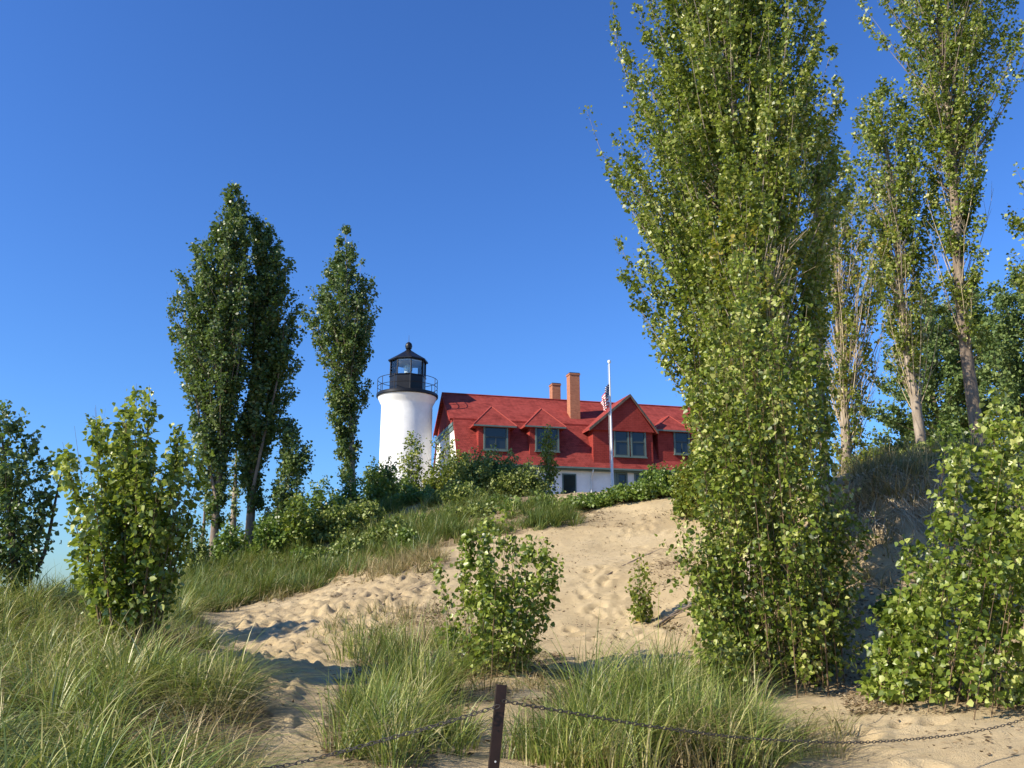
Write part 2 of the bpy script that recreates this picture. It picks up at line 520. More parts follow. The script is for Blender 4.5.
def ground_mat():
    m, nt, b = mat_new('dune_sand')
    at = N(nt, 'ShaderNodeAttribute', attribute_name='litter')
    n1 = noise(nt, .7, 5); n2 = noise(nt, 9, 6, .7); n3 = noise(nt, 60, 4, .7)
    sand = ramp(nt, [(.25, (.46, .345, .19)), (.5, (.56, .435, .245)), (.75, (.62, .49, .29))], n1)
    sand = mixc(nt, ramp(nt, [(.38, (0, 0, 0)), (.75, (.5, .5, .5))], n2), sand, (.38, .28, .16))
    lit = ramp(nt, [(.3, (.13, .090, .050)), (.55, (.25, .18, .105)), (.75, (.38, .29, .17))], n2)
    mr = N(nt, 'ShaderNodeMath', operation='MULTIPLY')
    nt.links.new(at.outputs['Fac'], mr.inputs[0])
    rp = ramp(nt, [(.35, (.35,) * 3), (.6, (.95,) * 3)], n1)
    nt.links.new(rp, mr.inputs[1])
    nt.links.new(mixc(nt, mr.outputs[0], sand, lit), b.inputs['Base Color'])
    b.inputs['Roughness'].default_value = .95
    b.inputs['Specular IOR Level'].default_value = .15
    ad = N(nt, 'ShaderNodeMath', operation='ADD')
    nt.links.new(n2, ad.inputs[0]); nt.links.new(n3, ad.inputs[1])
    bump(nt, b, ad.outputs[0], .75, .045)
    return m
ground = raw_mesh('ground', gv, [gf], ground_mat(), smooth=True)
ca = ground.data.attributes.new('litter', 'FLOAT', 'POINT')
ca.data.foreach_set('value', veg.astype(np.float32))
tag(ground, kind='structure')

def water_mat():
    m, nt, b = mat_new('lake_water')
    b.inputs['Base Color'].default_value = (.012, .055, .085, 1)
    b.inputs['Roughness'].default_value = .22
    n = noise(nt, .35, 5, .6, stretch=(1, .35, 1))
    bump(nt, b, n, .8, .3)
    return m
a = 25000
water = raw_mesh('lake', [(-a, -a, -3.4), (a, -a, -3.4), (a, a, -3.4), (-a, a, -3.4)], [[(0, 1, 2, 3)]], water_mat())
tag(water, kind='structure')

def gz(x, y): return float(height(np.array([x]), np.array([y]))[0])

# ------------------------------------------------------------------ foliage generators
def norm(v): return v / (np.linalg.norm(v, axis=-1, keepdims=True) + 1e-9)

def leaf_verts(pos, size, detail, out=None, droop=.25):
    n = len(pos)
    d = rng.normal(size=(n, 3)); 
    if out is not None: d += .6 * out
    d[:, 2] -= droop * 2
    d = norm(d)
    nn = rng.normal(size=(n, 3)); nn[:, 2] += .5
    side = norm(np.cross(d, nn)); up = np.cross(side, d)
    s = (size * rng.uniform(.45, 1.35, n))[:, None]
    if detail:
        loc = [(0, 0, 0), (-.46, .22, .10), (-.36, .58, .06), (0, 1.05, -.06), (.36, .58, .06), (.46, .22, .10)]
        fs = [(0, 3, 2, 1), (0, 5, 4, 3)]
    else:
        loc = [(0, 0, 0), (-.46, .38, .05), (0, 1, 0), (.46, .38, .05)]
        fs = [(0, 3, 2, 1)]
    k = len(loc)
    V = np.stack([pos + side * (a * s) + d * (b * s) + up * (c * s) for a, b, c in loc], 1).reshape(-1, 3)
    base = (np.arange(n) * k)[:, None]
    F = np.concatenate([base + np.array(f) for f in fs], 0)
    return V, F

def tubes_np(paths, radii, n=5):
    """paths: array B x S x 3, radii B x S -> verts, quads"""
    paths = np.asarray(paths, float); Bn, S, _ = paths.shape
    t = np.gradient(paths, axis=1); t = norm(t)
    a = np.where(np.abs(t[..., 2:3]) < .9, np.array([0, 0, 1.]), np.array([1., 0, 0]))
    u = norm(np.cross(t, a)); w = np.cross(t, u)
    ang = 2 * np.pi * np.arange(n) / n
    V = paths[:, :, None] + radii[:, :, None, None] * (u[:, :, None] * np.cos(ang)[None, None, :, None] + w[:, :, None] * np.sin(ang)[None, None, :, None])
    idx = np.arange(Bn * S * n).reshape(Bn, S, n)
    A = idx[:, :-1]; Bq = idx[:, 1:]
    F = np.stack([A, np.roll(A, -1, 2), np.roll(Bq, -1, 2), Bq], -1).reshape(-1, 4)
    return V.reshape(-1, 3), F

def resample(pts, n):
    pts = np.asarray(pts, float)
    d = np.concatenate([[0], np.cumsum(np.linalg.norm(np.diff(pts, axis=0), axis=1))])
    s = np.linspace(0, d[-1], n)
    # smooth by cubic through chord length
    out = np.stack([np.interp(s, d, pts[:, k]) for k in range(3)], 1)
    for _ in range(3):
        out[1:-1] = .25 * out[:-2] + .5 * out[1:-1] + .25 * out[2:]
    return out

class Crown:
    def __init__(s, rows, Y):
        pts = []
        for py, xl, xr in rows:
            L = P(xl, py, Y); Rr = P(xr, py, Y)
            pts.append((L[2], (L[0] + Rr[0]) / 2, (Rr[0] - L[0]) / 2))
        pts.sort()
        s.z = np.array([p[0] for p in pts]); s.c = np.array([p[1] for p in pts]); s.r = np.array([p[2] for p in pts])
    def cx(s, z): return np.interp(z, s.z, s.c)
    def rad(s, z): return np.interp(z, s.z, s.r)
    def sample(s, n, p=1.0):
        zz = np.linspace(s.z[0], s.z[-1], 400); w = s.rad(zz) ** p + .02; c = np.cumsum(w); c /= c[-1]
        # stratify
        q = (np.arange(n) + rng.uniform(0, 1, n)) / n
        return np.interp(q, c, zz)

def make_tree(name, label, cat, trunk_px, rows, Y, trunk_r=.12, n_br=80, n_leaf=8000, leaf=.09, mat='leaf_mid',
              bk='bark_grey', angle=30, detail=False, group=None, ntwig=8, twig_len=.35, multi=0, spread=.3, depth=1.0,
              dead=0, dead_rows=None, extra_trunks=(), qmin=.25, twig_geo=False, droop=.25, parts=('trunk', 'branches', 'crown'), br_r=.03, bare=.25, base_sink=.15, shoots=0, side=.25, gap=0.0, rz_pow=1.2, weep=0.0):
    b0 = P(*trunk_px[0], Y)
    zb = gz(b0[0], Y)
    root = empty(name, (b0[0], Y, zb))
    tag(root, label, cat, group)
    org = np.array([b0[0], Y, zb])
    cr = Crown(rows, Y)
    tp = np.array([P(px, py, Y) for px, py in trunk_px])
    tp[0, 2] = zb - base_sink
    tp[1:, 2] = np.maximum(tp[1:, 2], zb + .1)
    S = 24
    tr = resample(tp, S)
    wob = .03 * (tp[-1, 2] - zb) * .5
    ph = rng.uniform(0, 6, 2)
    ss = np.linspace(0, 1, S)
    tr[:, 1] += wob * np.sin(ss * 5 + ph[0]) * ss
    tr[:, 0] += wob * .35 * np.sin(ss * 11 + ph[1]) * ss
    # ---- trunk(s)
    tv, tf = [], []
    def addt(path, rad, n):
        V, F = tubes_np(path, rad, n)
        o = sum(len(v) for v in tv)
        tv.append(V); tf.append(F + o)
    if not multi:
        rad = trunk_r * (1 - ss) ** .8 * .95 + trunk_r * .06
        rad[0] *= 1.35; rad[1] *= 1.12
        addt(tr[None], rad[None], 10)
    for et, er in extra_trunks:
        q = np.array([P(px, py, Y) for px, py in et])
        q[:, 1] += rng.uniform(-.4, .4)
        if er > 0: q[0, 2] = min(q[0, 2], gz(q[0, 0], q[0, 1]) - .1) if er > 1 else q[0, 2]
        er = er % 1 or .05
        e = resample(q, 16)
        e[:, 1] += .1 * np.sin(np.linspace(0, 4, 16) + ph[0])
        addt(e[None], (er * (1 - np.linspace(0, 1, 16)) ** .8 + .006)[None], 7)
    # ---- branches
    zt = cr.sample(n_br, rz_pow)
    th = np.arange(n_br) * 2.39996 + rng.uniform(-.5, .5, n_br)
    q = np.sqrt(rng.uniform(qmin ** 2, 1, n_br)) * rng.uniform(.86, 1.1, n_br)
    r = cr.rad(zt) * q
    fz_ = 9.0 / max(1.5, cr.z[-1] - cr.z[0])
    lump = 1 + .17 * np.sin(3 * th + zt * 2.1 * fz_ + ph[0]) + .15 * np.sin(zt * 4.7 * fz_ + th + ph[1]) + rng.normal(size=n_br) * .09
    lump = np.clip(lump, .5, 1.1)
    r = r * lump
    tips = np.stack([cr.cx(zt) + r * np.cos(th), Y + depth * r * np.sin(th), zt], 1)
    if multi:
        k = rng.integers(0, multi, n_br)
        sa = rng.uniform(0, 6.28, multi); sr = spread * np.sqrt(rng.uniform(0, 1, multi))
        st = np.stack([b0[0] + sr[k] * np.cos(sa[k]), Y + sr[k] * np.sin(sa[k]), np.full(n_br, zb)], 1)
        hgt = (zt - zb)[:, None]
        f0 = rng.uniform(0, .45, n_br)[:, None]
        stem_top = np.array([0, 0, 1]) * hgt * f0
        st = st * 1.0
        st[:, :2] += (tips[:, :2] - st[:, :2]) * (f0 * .45)
        st = st + stem_top
        ctrl = st + (tips - st) * np.array([.35, .35, .55]) 
    else:
        rise = r / math.tan(R(angle)) + rng.uniform(.1, .5, n_br)
        zs = np.clip(zt - rise, max(tr[0, 2] + .3, cr.z[0] - 1.2), tr[-1, 2] - .02)
        st = np.stack([np.interp(zs, tr[:, 2], tr[:, 0]), np.interp(zs, tr[:, 2], tr[:, 1]), zs], 1)
        ctrl = st + (tips - st) * np.array([.62, .62, .38])
    if shoots:
        rm = cr.r.max(); multi = shoots
        a_ = np.arange(shoots) * 2.39996 + rng.uniform(0, 6); u_ = np.sqrt((np.arange(shoots) + .5) / shoots) * .97
        zg = np.linspace(cr.z[0], cr.z[-1], 200); rg = cr.rad(zg)
        u_ = np.minimum(u_, .97)
        ztop = np.array([zg[np.nonzero(rg >= max(u * rm - side * .8, rg[-1] * .5))[0][-1]] for u in u_])
        ztop = ztop - (ztop - zb) * (rng.uniform(0, .62, shoots) ** 1.5 * (u_ > .2) - .03)
        rr2 = np.maximum(u_ * rm - side * .6, 0)
        stop = np.stack([cr.cx(ztop) + rr2 * np.cos(a_), Y + depth * rr2 * np.sin(a_), ztop], 1)
        sbase = np.stack([b0[0] + spread * u_ * np.cos(a_), Y + depth * spread * u_ * np.sin(a_), np.full(shoots, zb - .1)], 1)
        smid = sbase + (stop - sbase) * np.array([.42, .42, .45]) + rng.normal(size=(shoots, 3)) * .03
        wgt = (ztop - zb) * rng.uniform(.3, 1.6, shoots); wgt = wgt / wgt.sum()
        k = rng.choice(shoots, n_br, p=wgt)
        f0 = bare + (1 - bare) * rng.uniform(0, 1, n_br) ** .85
        def bz(t): t = t[:, None]; return (1 - t) ** 2 * sbase[k] + 2 * t * (1 - t) * smid[k] + t ** 2 * stop[k]
        st = bz(np.clip(f0 - .10, 0, 1)); en = bz(f0)
        sr_ = side * np.abs(rng.normal(size=n_br) * .5 + .5).clip(.1, 1.7) * np.clip(1.35 - f0, .25, 1)
        aa = rng.uniform(0, 6.283, n_br)
        tips = en + np.stack([sr_ * np.cos(aa), sr_ * np.sin(aa), sr_ * rng.uniform(.2, .9, n_br)], 1)
        ctrl = st + (tips - st) * np.array([.6, .6, .4])
    ctrl += rng.normal(size=ctrl.shape) * .05 * np.linalg.norm(tips - st, axis=1)[:, None]
    SB = 9
    sb = np.linspace(0, 1, SB)[None, :, None]
    br = (1 - sb) ** 2 * st[:, None] + 2 * sb * (1 - sb) * ctrl[:, None] + sb ** 2 * tips[:, None]
    blen = np.linalg.norm(tips - st, axis=1)
    brad = (br_r * .62 * np.clip(blen / 2.5, .3, 1.3))[:, None] * (1 - sb[..., 0] * .88)
    bv, bf = tubes_np(br, brad, 4)
    bvs, bfs = [bv], [bf]
    if multi:                         # main stems from the ground
        ks = multi
        sel = rng.choice(n_br, ks, replace=n_br < ks)
        if shoots:
            s0, c1, t1 = sbase, smid, stop
        else:
          s0 = np.stack([b0[0] + sr * np.cos(sa), Y + sr * np.sin(sa), np.full(multi, zb - .1)], 1)
        if not shoots:
          t1 = tips[sel]
          c1 = s0 + (t1 - s0) * np.array([.3, .3, .6])
        s_ = np.linspace(0, 1, 12)[None, :, None]
        stems = (1 - s_) ** 2 * s0[:, None] + 2 * s_ * (1 - s_) * c1[:, None] + s_ ** 2 * t1[:, None]
        addt(stems, np.repeat((trunk_r * (1 - np.linspace(0, 1, 12) * .9))[None], ks, 0) * rng.uniform(.6, 1.1, ks)[:, None], 6)
    # ---- twigs + leaves
    nt_ = n_br * ntwig
    bi = np.repeat(np.arange(n_br), ntwig)
    s1 = bare + (1 - bare) * rng.uniform(0, 1, nt_) ** .8
    if gap:                           # leave some branches thin
        keep = rng.uniform(0, 1, n_br) > gap
        m = keep[bi] | (rng.uniform(0, 1, nt_) < .2)
        bi = bi[m]; s1 = s1[m]; nt_ = len(bi)
    s1c = s1[:, None]
    tb = (1 - s1c) ** 2 * st[bi] + 2 * s1c * (1 - s1c) * ctrl[bi] + s1c ** 2 * tips[bi]
    bd = norm(tips[bi] - ctrl[bi])
    td = norm(rng.normal(size=(nt_, 3)) * .55 + bd * .8 + np.array([0, 0, .35 - weep]))
    tl = twig_len * rng.uniform(.35, 1.2, nt_) * np.clip(1.25 - s1, .35, 1)
    te = tb + td * tl[:, None]
    per = max(1, int(round(n_leaf / nt_)))
    li = np.repeat(np.arange(nt_), per)
    sl_ = rng.uniform(.1, 1.05, len(li))[:, None]
    pos = tb[li] + (te - tb)[li] * sl_ + rng.normal(size=(len(li), 3)) * leaf * .75
    outv = np.zeros_like(pos); outv[:, 0] = pos[:, 0] - cr.cx(pos[:, 2]); outv[:, 1] = pos[:, 1] - Y
    gzv = pos[:, 2] > zb + .03
    pos = pos[gzv]; outv = norm(outv[gzv])
    lv, lf = leaf_verts(pos, leaf, detail, outv, droop)
    if twig_geo:
        tpth = tb[:, None] + (te - tb)[:, None] * np.array([0, .5, 1.])[None, :, None]
        v2, f2 = tubes_np(tpth, np.repeat(np.array([[.5, .35, .15]]) * br_r * .4, nt_, 0), 3)
        bfs.append(f2 + sum(len(v) for v in bvs)); bvs.append(v2)
    tn, bn, cn = parts
    raw_mesh(tn, np.concatenate(tv) - org, [np.concatenate(tf)], M[bk], root, smooth=True) if tv else None
    raw_mesh(bn, np.concatenate(bvs) - org, [np.concatenate(bfs)], M[bk if not multi else 'twig'], root, smooth=True)
    raw_mesh(cn, lv - org, [lf], M[mat], root)
    # ---- dead twigs: bare fans
    if dead:
        dr = Crown(dead_rows or rows, Y)
        zt = dr.sample(dead, 1.0)
        th = rng.uniform(0, 6.28, dead); r = dr.rad(zt) * rng.uniform(.2, 1.0, dead)
        t2 = np.stack([dr.cx(zt) + r * np.cos(th), Y + r * np.sin(th), zt], 1)
        zs = np.clip(zt - r / math.tan(R(20)) - rng.uniform(.2, .9, dead), tr[0, 2] + .5, tr[-1, 2])
        s2 = np.stack([np.interp(zs, tr[:, 2], tr[:, 0]), np.interp(zs, tr[:, 2], tr[:, 1]), zs], 1)
        c2 = s2 + (t2 - s2) * np.array([.6, .6, .35]) + rng.normal(size=(dead, 3)) * .06
        pth = (1 - sb) ** 2 * s2[:, None] + 2 * sb * (1 - sb) * c2[:, None] + sb ** 2 * t2[:, None]
        v1, f1 = tubes_np(pth, np.repeat((.018 * (1 - np.linspace(0, 1, SB) * .8))[None], dead, 0), 4)
        kk = 4
        j = np.repeat(np.arange(dead), kk); s3 = rng.uniform(.35, .95, dead * kk)[:, None]
        b3 = (1 - s3) ** 2 * s2[j] + 2 * s3 * (1 - s3) * c2[j] + s3 ** 2 * t2[j]
        d3 = norm(norm(t2[j] - s2[j]) + rng.normal(size=(len(j), 3)) * .35) * rng.uniform(.25, .8, len(j))[:, None]
        p3 = b3[:, None] + d3[:, None] * np.array([0, .5, 1.])[None, :, None]
        v3, f3 = tubes_np(p3, np.repeat(np.array([[.008, .006, .003]]), len(j), 0), 3)
        raw_mesh('dead_branches', np.concatenate([v1, v3]) - org, [np.concatenate([f1, f3 + len(v1)])], M['dead'], root)
    return root

def grass_patch(name, label, poly, n_tuft, blades, length, mat, kind='stuff', spread=.12, wind=.35, width=.005, ymax=60, ymin=4, cat='grass', group=None, lean=.45, zmax=9, seg=5, patchy=0):
    xs = [p[0] for p in poly]
    cxs, cys = [], []
    tot = 0
    # tuft centres uniform over the ground inside the polygon as the photo shows it
    px = np.array([p[0] for p in poly]); py = np.array([p[1] for p in poly])
    while tot < n_tuft:
        y = rng.uniform(ymin, ymax, 20000)
        x = rng.uniform(-.75, .75, 20000) * y
        z = base_h(x, y)
        qx, qy = project(np.stack([x, y, z], -1))
        m = inpoly(qx + 20 * vnoise(x / .7, y / .7, 21), qy + 8 * vnoise(x / .7, y / .7, 22), poly)
        if patchy: m &= vnoise(x / 1.3, y / 1.3, 61) + .7 * vnoise(x / .45, y / .45, 62) > -patchy + rng.normal(size=len(x)) * .06
        cxs.append(x[m]); cys.append(y[m]); tot += m.sum()
        if m.sum() == 0 and len(cxs) > 30: break
    cx = np.concatenate(cxs)[:n_tuft]; cy = np.concatenate(cys)[:n_tuft]
    return grass_at(name, label, cx, cy, blades, length, mat, kind, spread, wind, width, cat, group, lean, seg)

def grass_at(name, label, cx, cy, blades, length, mat, kind='stuff', spread=.12, wind=.35, width=.005, cat='grass', group=None, lean=.45, seg=5):
    nT = len(cx)
    ts = rng.uniform(.45, 1.2, nT) * (1 + .7 * vnoise(cx / 1.1, cy / 1.1, 31))
    twd = wind * rng.uniform(.1, 1.9, nT); tln = rng.uniform(.5, 1.5, nT)
    tbx = rng.normal(size=nT) * .22; tby = rng.normal(size=nT) * .22
    k = np.repeat(np.arange(nT), blades)
    n = len(k)
    a = rng.uniform(0, 2 * np.pi, n); rr = spread * np.sqrt(rng.uniform(0, 1, n))
    bx = cx[k] + rr * np.cos(a); by = cy[k] + rr * np.sin(a)
    bz = height(bx, by) - .02
    L = length * ts[k] * rng.uniform(.3, 1.2, n)
    ln = np.abs(rng.normal(size=n)) * lean * .8 * tln[k] + .08
    hx = np.cos(a + rng.normal(size=n) * .5) * ln + twd[k] * rng.uniform(.3, 1.2, n) + tbx[k]
    hy = np.sin(a + rng.normal(size=n) * .5) * ln + tby[k]
    lh = np.hypot(hx, hy)
    t = np.linspace(0, 1, seg + 1)
    tt = t[None, :]
    hor = (.45 * tt + .85 * tt ** 2)                       # blades bow over
    ver = tt - (.22 + .55 * np.clip(lh, 0, 1.1))[:, None] * tt ** 2 * .85
    X = bx[:, None] + hx[:, None] * hor * L[:, None]
    Yv = by[:, None] + hy[:, None] * hor * L[:, None]
    Z = bz[:, None] + ver * L[:, None]
    wdir = np.stack([-hy, hx], -1) / (lh[:, None] + 1e-6)
    ww = rng.normal(size=(n, 2)) * .6
    wdir = wdir + ww; wdir /= np.linalg.norm(wdir, axis=1, keepdims=True)
    w = width * rng.uniform(.6, 1.3, n)[:, None] * (1 - tt ** 2 * .9)
    P0 = np.stack([X - wdir[:, :1] * w, Yv - wdir[:, 1:] * w, Z], -1)
    P1 = np.stack([X + wdir[:, :1] * w, Yv + wdir[:, 1:] * w, Z], -1)
    V = np.stack([P0, P1], 2).reshape(n, -1, 3)            # n x 2(seg+1)
    base = (np.arange(n) * 2 * (seg + 1))[:, None]
    F = np.concatenate([base + np.array([2 * i, 2 * i + 1, 2 * i + 3, 2 * i + 2]) for i in range(seg)], 0)
    org = np.array([cx.mean(), cy.mean(), gz(cx.mean(), cy.mean())])
    o = raw_mesh(name, V.reshape(-1, 3) - org, [F], M[mat])
    o.location = tuple(org)
    if kind: tag(o, label, cat, group, kind)
    else: tag(o, label, cat, group)
    return o
# ==================================================================

# ------------------------------------------------------------------ keeper's house
HA = R(15)
ux = np.array([math.cos(HA), math.sin(HA), 0]); uy = np.array([-math.sin(HA), math.cos(HA), 0])
EAVE = P(458.5, 462, 58)
HO = EAVE + uy * .5                     # origin: left front wall corner at eave height
def H(px, py, yl):
    """point where the sight line through a pixel meets the plane y=yl of the house"""
    d = ray(px, py); o = np.array([0, 0, EYE])
    t = (yl - (o - HO) @ uy) / (d @ uy)
    p = o + d * t - HO
    return p @ ux, p[2]
house = empty('keepers_house', HO, HA)
tag(house, 'white lighthouse keeper\'s house with red gambrel roof, dormers and two brick chimneys', 'house')
LEN = 26.0; DEP = 9.0; ZB = -4.2
KY, KZ, RZ_ = 1.25, 3.35, 5.85
def roof_y(z): return -.5 + (z / KZ) * (KY + .5) if z < KZ else KY + (z - KZ) / (RZ_ - KZ) * (DEP / 2 - KY)
def roof_z(y): return (y + .5) / (KY + .5) * KZ if y < KY else KZ + (y - KY) / (DEP / 2 - KY) * (RZ_ - KZ)
wall = MB().box(0, LEN, 0, DEP, ZB, -.02).build('wall', M['white'], house)
# gable end: white below the belt, red shingles above
gin = [(.05, 0), (1.36, 3.0), (6.64, 3.0), (7.95, 0)]
MB().prism_x([(0.0, -.019), (KY + .12, KZ - .3), (DEP - KY - .12, KZ - .3), (DEP, -.019)], .003, .25).build('gable_wall', M['white'], house)
MB().prism_x([(KY + .12, KZ - .3), (KY + .16, KZ - .12), (DEP / 2, RZ_ - .12), (DEP - KY - .16, KZ - .12), (DEP - KY - .12, KZ - .3)], -.06, .25).build('gable_shingles', M['shingle_wall'], house)
MB().box(-.16, .02, KY - .12, DEP - KY + .12, KZ - .52, KZ - .30).box(-.10, .02, KY - .05, DEP - KY + .05, KZ - .80, KZ - .522).build('gable_band', M['green_trim'], house)
# roof shell
out = [(-.5, 0), (KY, KZ), (DEP / 2, RZ_), (DEP - KY, KZ), (DEP + .5, 0)]
inn = [(DEP + .38, -.10), (DEP - KY - .1, KZ - .13), (DEP / 2, RZ_ - .15), (KY + .1, KZ - .13), (-.38, -.10)]
rf = MB()
n_ = 5
for i in range(4):
    (y0, z0), (y1, z1) = out[i], out[i + 1]
    (a0, b0), (a1, b1) = inn[4 - i], inn[3 - i]
    rf.prism_x([(y0, z0), (y1, z1), (a1, b1), (a0, b0)], -.30 if i in (1, 2) else -.07, LEN + .4)
roof = rf.build('roof', M['shingle'], house)
cp = MB()
cp.tube([(-.32, DEP / 2, RZ_ + .02), (LEN + .4, DEP / 2, RZ_ + .02)], .07, 6)
cp.box(-.09, LEN + .4, KY - .06, KY + .03, KZ - .09, KZ + .03)
cp.build('ridge_cap', M['shingle_wall'], roof)
# rake boards on the gable end
rk = MB()
for (y0, z0), (y1, z1) in zip(out[1:-2], out[2:-1]):
    rk.prism_x([(y0, z0 - .02), (y1, z1 - .02), (y1, z1 - .24), (y0, z0 - .24)], -.34, -.302)
rk.build('rake_board', M['shingle_wall'], roof)
MB().box(-.35, LEN + .3, -.36, -.02, -.22, -.11).box(-.4, LEN + .4, -.58, -.47, -.13, -.01).build('eave_gutter', M['green_trim'], roof)
# chimneys
def chimney(pxl, pxr, top, yl, zbase):
    x0, z1 = H(pxl, top, yl); x1, _ = H(pxr, top, yl)
    w = x1 - x0
    # the sun-facing left flank takes about a third of the width seen
    wx = w * .78
    x0 = x1 - wx
    c = MB().box(x0, x1, yl, yl + .75, zbase, z1 - .18).build('chimney', M['brick'], house)
    MB().box(x0 - .04, x1 + .04, yl - .04, yl + .79, z1 - .178, z1 - .06).build('chimney_crown', M['brick'], c)
    MB().box(x0 - .01, x1 + .01, yl - .01, yl + .76, z1 - .058, z1).build('chimney_cap', M['black_iron'], c)
    return x0, x1
chimney(567, 579.5, 372, 2.0, 3.2)
chimney(550, 560.5, 382.5, 4.6, 4.2)

def window(parent, x0, x1, y, z0, z1, rail=True, mull=1, fw=.11):
    fr = MB()
    fr.box(x0, x1, y - .06, y + .06, z1 - fw, z1).box(x0, x1, y - .06, y + .06, z0, z0 + fw * .8)
    fr.box(x0, x0 + fw, y - .06, y + .06, z0 + fw * .8 + .001, z1 - fw - .001).box(x1 - fw, x1, y - .06, y + .06, z0 + fw * .8 + .001, z1 - fw - .001)
    f = fr.build('window', M['green_trim'], parent)
    zi0, zi1 = z0 + fw * .8, z1 - fw; zm = (zi0 + zi1) / 2
    sb_ = MB()
    s = .055
    for za, zb_, yy in ((zi0, zm + .02, y - .02), (zm - .02 + .041, zi1, y + .0)):
        sb_.box(x0 + fw, x1 - fw, yy - .03, yy + .02, za, za + s).box(x0 + fw, x1 - fw, yy - .03, yy + .02, zb_ - s, zb_)
        sb_.box(x0 + fw, x0 + fw + s, yy - .03, yy + .02, za + s, zb_ - s).box(x1 - fw - s, x1 - fw, yy - .03, yy + .02, za + s, zb_ - s)
    if mull:
        xm = (x0 + x1) / 2
        sb_.box(xm - .03, xm + .03, y - .045, y - .005, zi0 + s, zm - .04)
    sb_.build('sash', M['sash'], f)
    MB().box(x0 + fw + .002, x1 - fw - .002, y + .005, y + .03, zi0 + .002, zi1 - .002).build('pane', M['glass'], f)
    MB().box(x0 - .05, x1 + .05, y - .12, y + .01, z0 - .07, z0 - .002).build('sill', M['green_trim'], f)
    return f
M['sash'] = paint('dark_sash', (.05, .065, .06), .1)

def hip_dormer(pl, pr, pe, pax, pay, wl, wr, wt, wb, yf=-.12):
    """pl/pr/pe: roof eave ends and height; pax, pay: apex; w*: window"""
    ya = yf + .95
    x0, ze = H(pl, pe, yf - .3); x1, _ = H(pr, pe, yf - .3)
    xa, za = H(pax, pay, ya)
    bl, br_ = x0 + .42, x1 - .42
    wx0, wz1 = H(wl, wt, yf); wx1, wz0 = H(wr, wb, yf)
    zb0 = roof_z(yf) - .15
    root = MB()
    root.prism_x([(yf, zb0), (yf, ze - .01), (3.3, ze - .01), (1.2, zb0 + .2)], bl, br_)
    d = root.build('dormer', M['shingle_wall'], house)
    # hip roof
    yb = roof_y(ze) + .3
    ybr = roof_y(za) + .15
    v = [(x0, yf - .3, ze), (x1, yf - .3, ze), (x1, yb + 1.2, ze), (x0, yb + 1.2, ze), (xa, ya, za), (xa, ybr, za),
         (x0, yf - .3, ze - .10), (x1, yf - .3, ze - .10), (x1, yb + 1.2, ze - .10), (x0, yb + 1.2, ze - .10)]
    f = [(0, 1, 4), (1, 2, 5, 4), (3, 0, 4, 5), (2, 3, 5), (0, 6, 7, 1), (1, 7, 8, 2), (2, 8, 9, 3), (3, 9, 6, 0), (6, 9, 8, 7)]
    r_ = MB().add(v, f).build('dormer_roof', M['shingle'], d)
    hp = MB()
    for a_ in (v[0], v[1], (xa, ybr, za)):
        hp.tube([a_, v[4]], .05, 6)
    hp.build('hip_cap', M['red_trim'], r_)
    MB().box(x0 + .02, x1 - .02, yf - .32, yf - .302, ze - .11, ze - .005).build('fascia', M['green_trim'], r_)
    MB().box(wx0 - .02, wx1 + .02, yf - .03, yf + .02, wz1 + .002, ze - .12).build('frieze', M['green_trim'], d)
    window(d, wx0, wx1, yf - .03, wz0, wz1)
    return d
hip_dormer(473.5, 517, 424, 491.5, 406.5, 483.5, 507.8, 423.5, 451)
hip_dormer(525, 566.5, 425, 541.5, 408.5, 535, 559, 425, 452)
hip_dormer(654, 692, 429, 669, 416, 673, 690, 429, 455)
# the big gabled dormer with a pair of windows
yf = -.30
gx0, gze = H(589.5, 427.5, yf - .35); gx1, _ = H(658, 427.5, yf - .35)
gxa, gza = H(630, 394, yf - .35)
bl, br_ = gx0 + .38, gx1 - .30
gd = MB().prism_x([(yf, -.05), (yf, gze - .01), (5.0, gze - .01), (1.2, -.05)], bl, br_).build('gabled_dormer', M['shingle_wall'], house)
th_ = .16
yb = 4.0
def slab(p0, p1, y0, y1, th):
    (xa_, za_), (xb_, zb_) = p0, p1
    return [(xa_, y0, za_), (xb_, y0, zb_), (xb_, y1, zb_), (xa_, y1, za_), (xa_, y0, za_ - th), (xb_, y0, zb_ - th), (xb_, y1, zb_ - th), (xa_, y1, za_ - th)]
BF = [(0, 1, 2, 3), (4, 7, 6, 5), (0, 4, 5, 1), (1, 5, 6, 2), (2, 6, 7, 3), (3, 7, 4, 0)]
gr = MB()
gr.add(slab((gx0, gze), (gxa, gza), yf - .35, yb, th_), BF)
gr.add(slab((gxa + .002, gza), (gx1, gze), yf - .35, yb, th_), BF)
gdr = gr.build('dormer_roof', M['shingle'], gd)
rk = MB()
rk.add(slab((gx0 - .02, gze - .02), (gxa, gza + .01), yf - .40, yf - .352, .22), BF)
rk.add(slab((gxa + .002, gza + .01), (gx1 + .02, gze - .02), yf - .40, yf - .352, .22), BF)
rk.build('rake_board', M['bark_dark'], gdr)
MB().prism_y([(gx0 + .22, gze - .10), (gx1 - .22, gze - .10), (gxa, gza - .17)], yf - .22, yf + .3).build('dormer_gable', M['shingle_wall'], gd)
wz1 = H(630, 427.5, yf)[1]; wz0 = H(630, 457, yf)[1]
for a_, b_ in ((613.5, 628.8), (630.2, 645.5)):
    window(gd, H(a_, 440, yf)[0], H(b_, 440, yf)[0], yf - .03, wz0, wz1, mull=0)
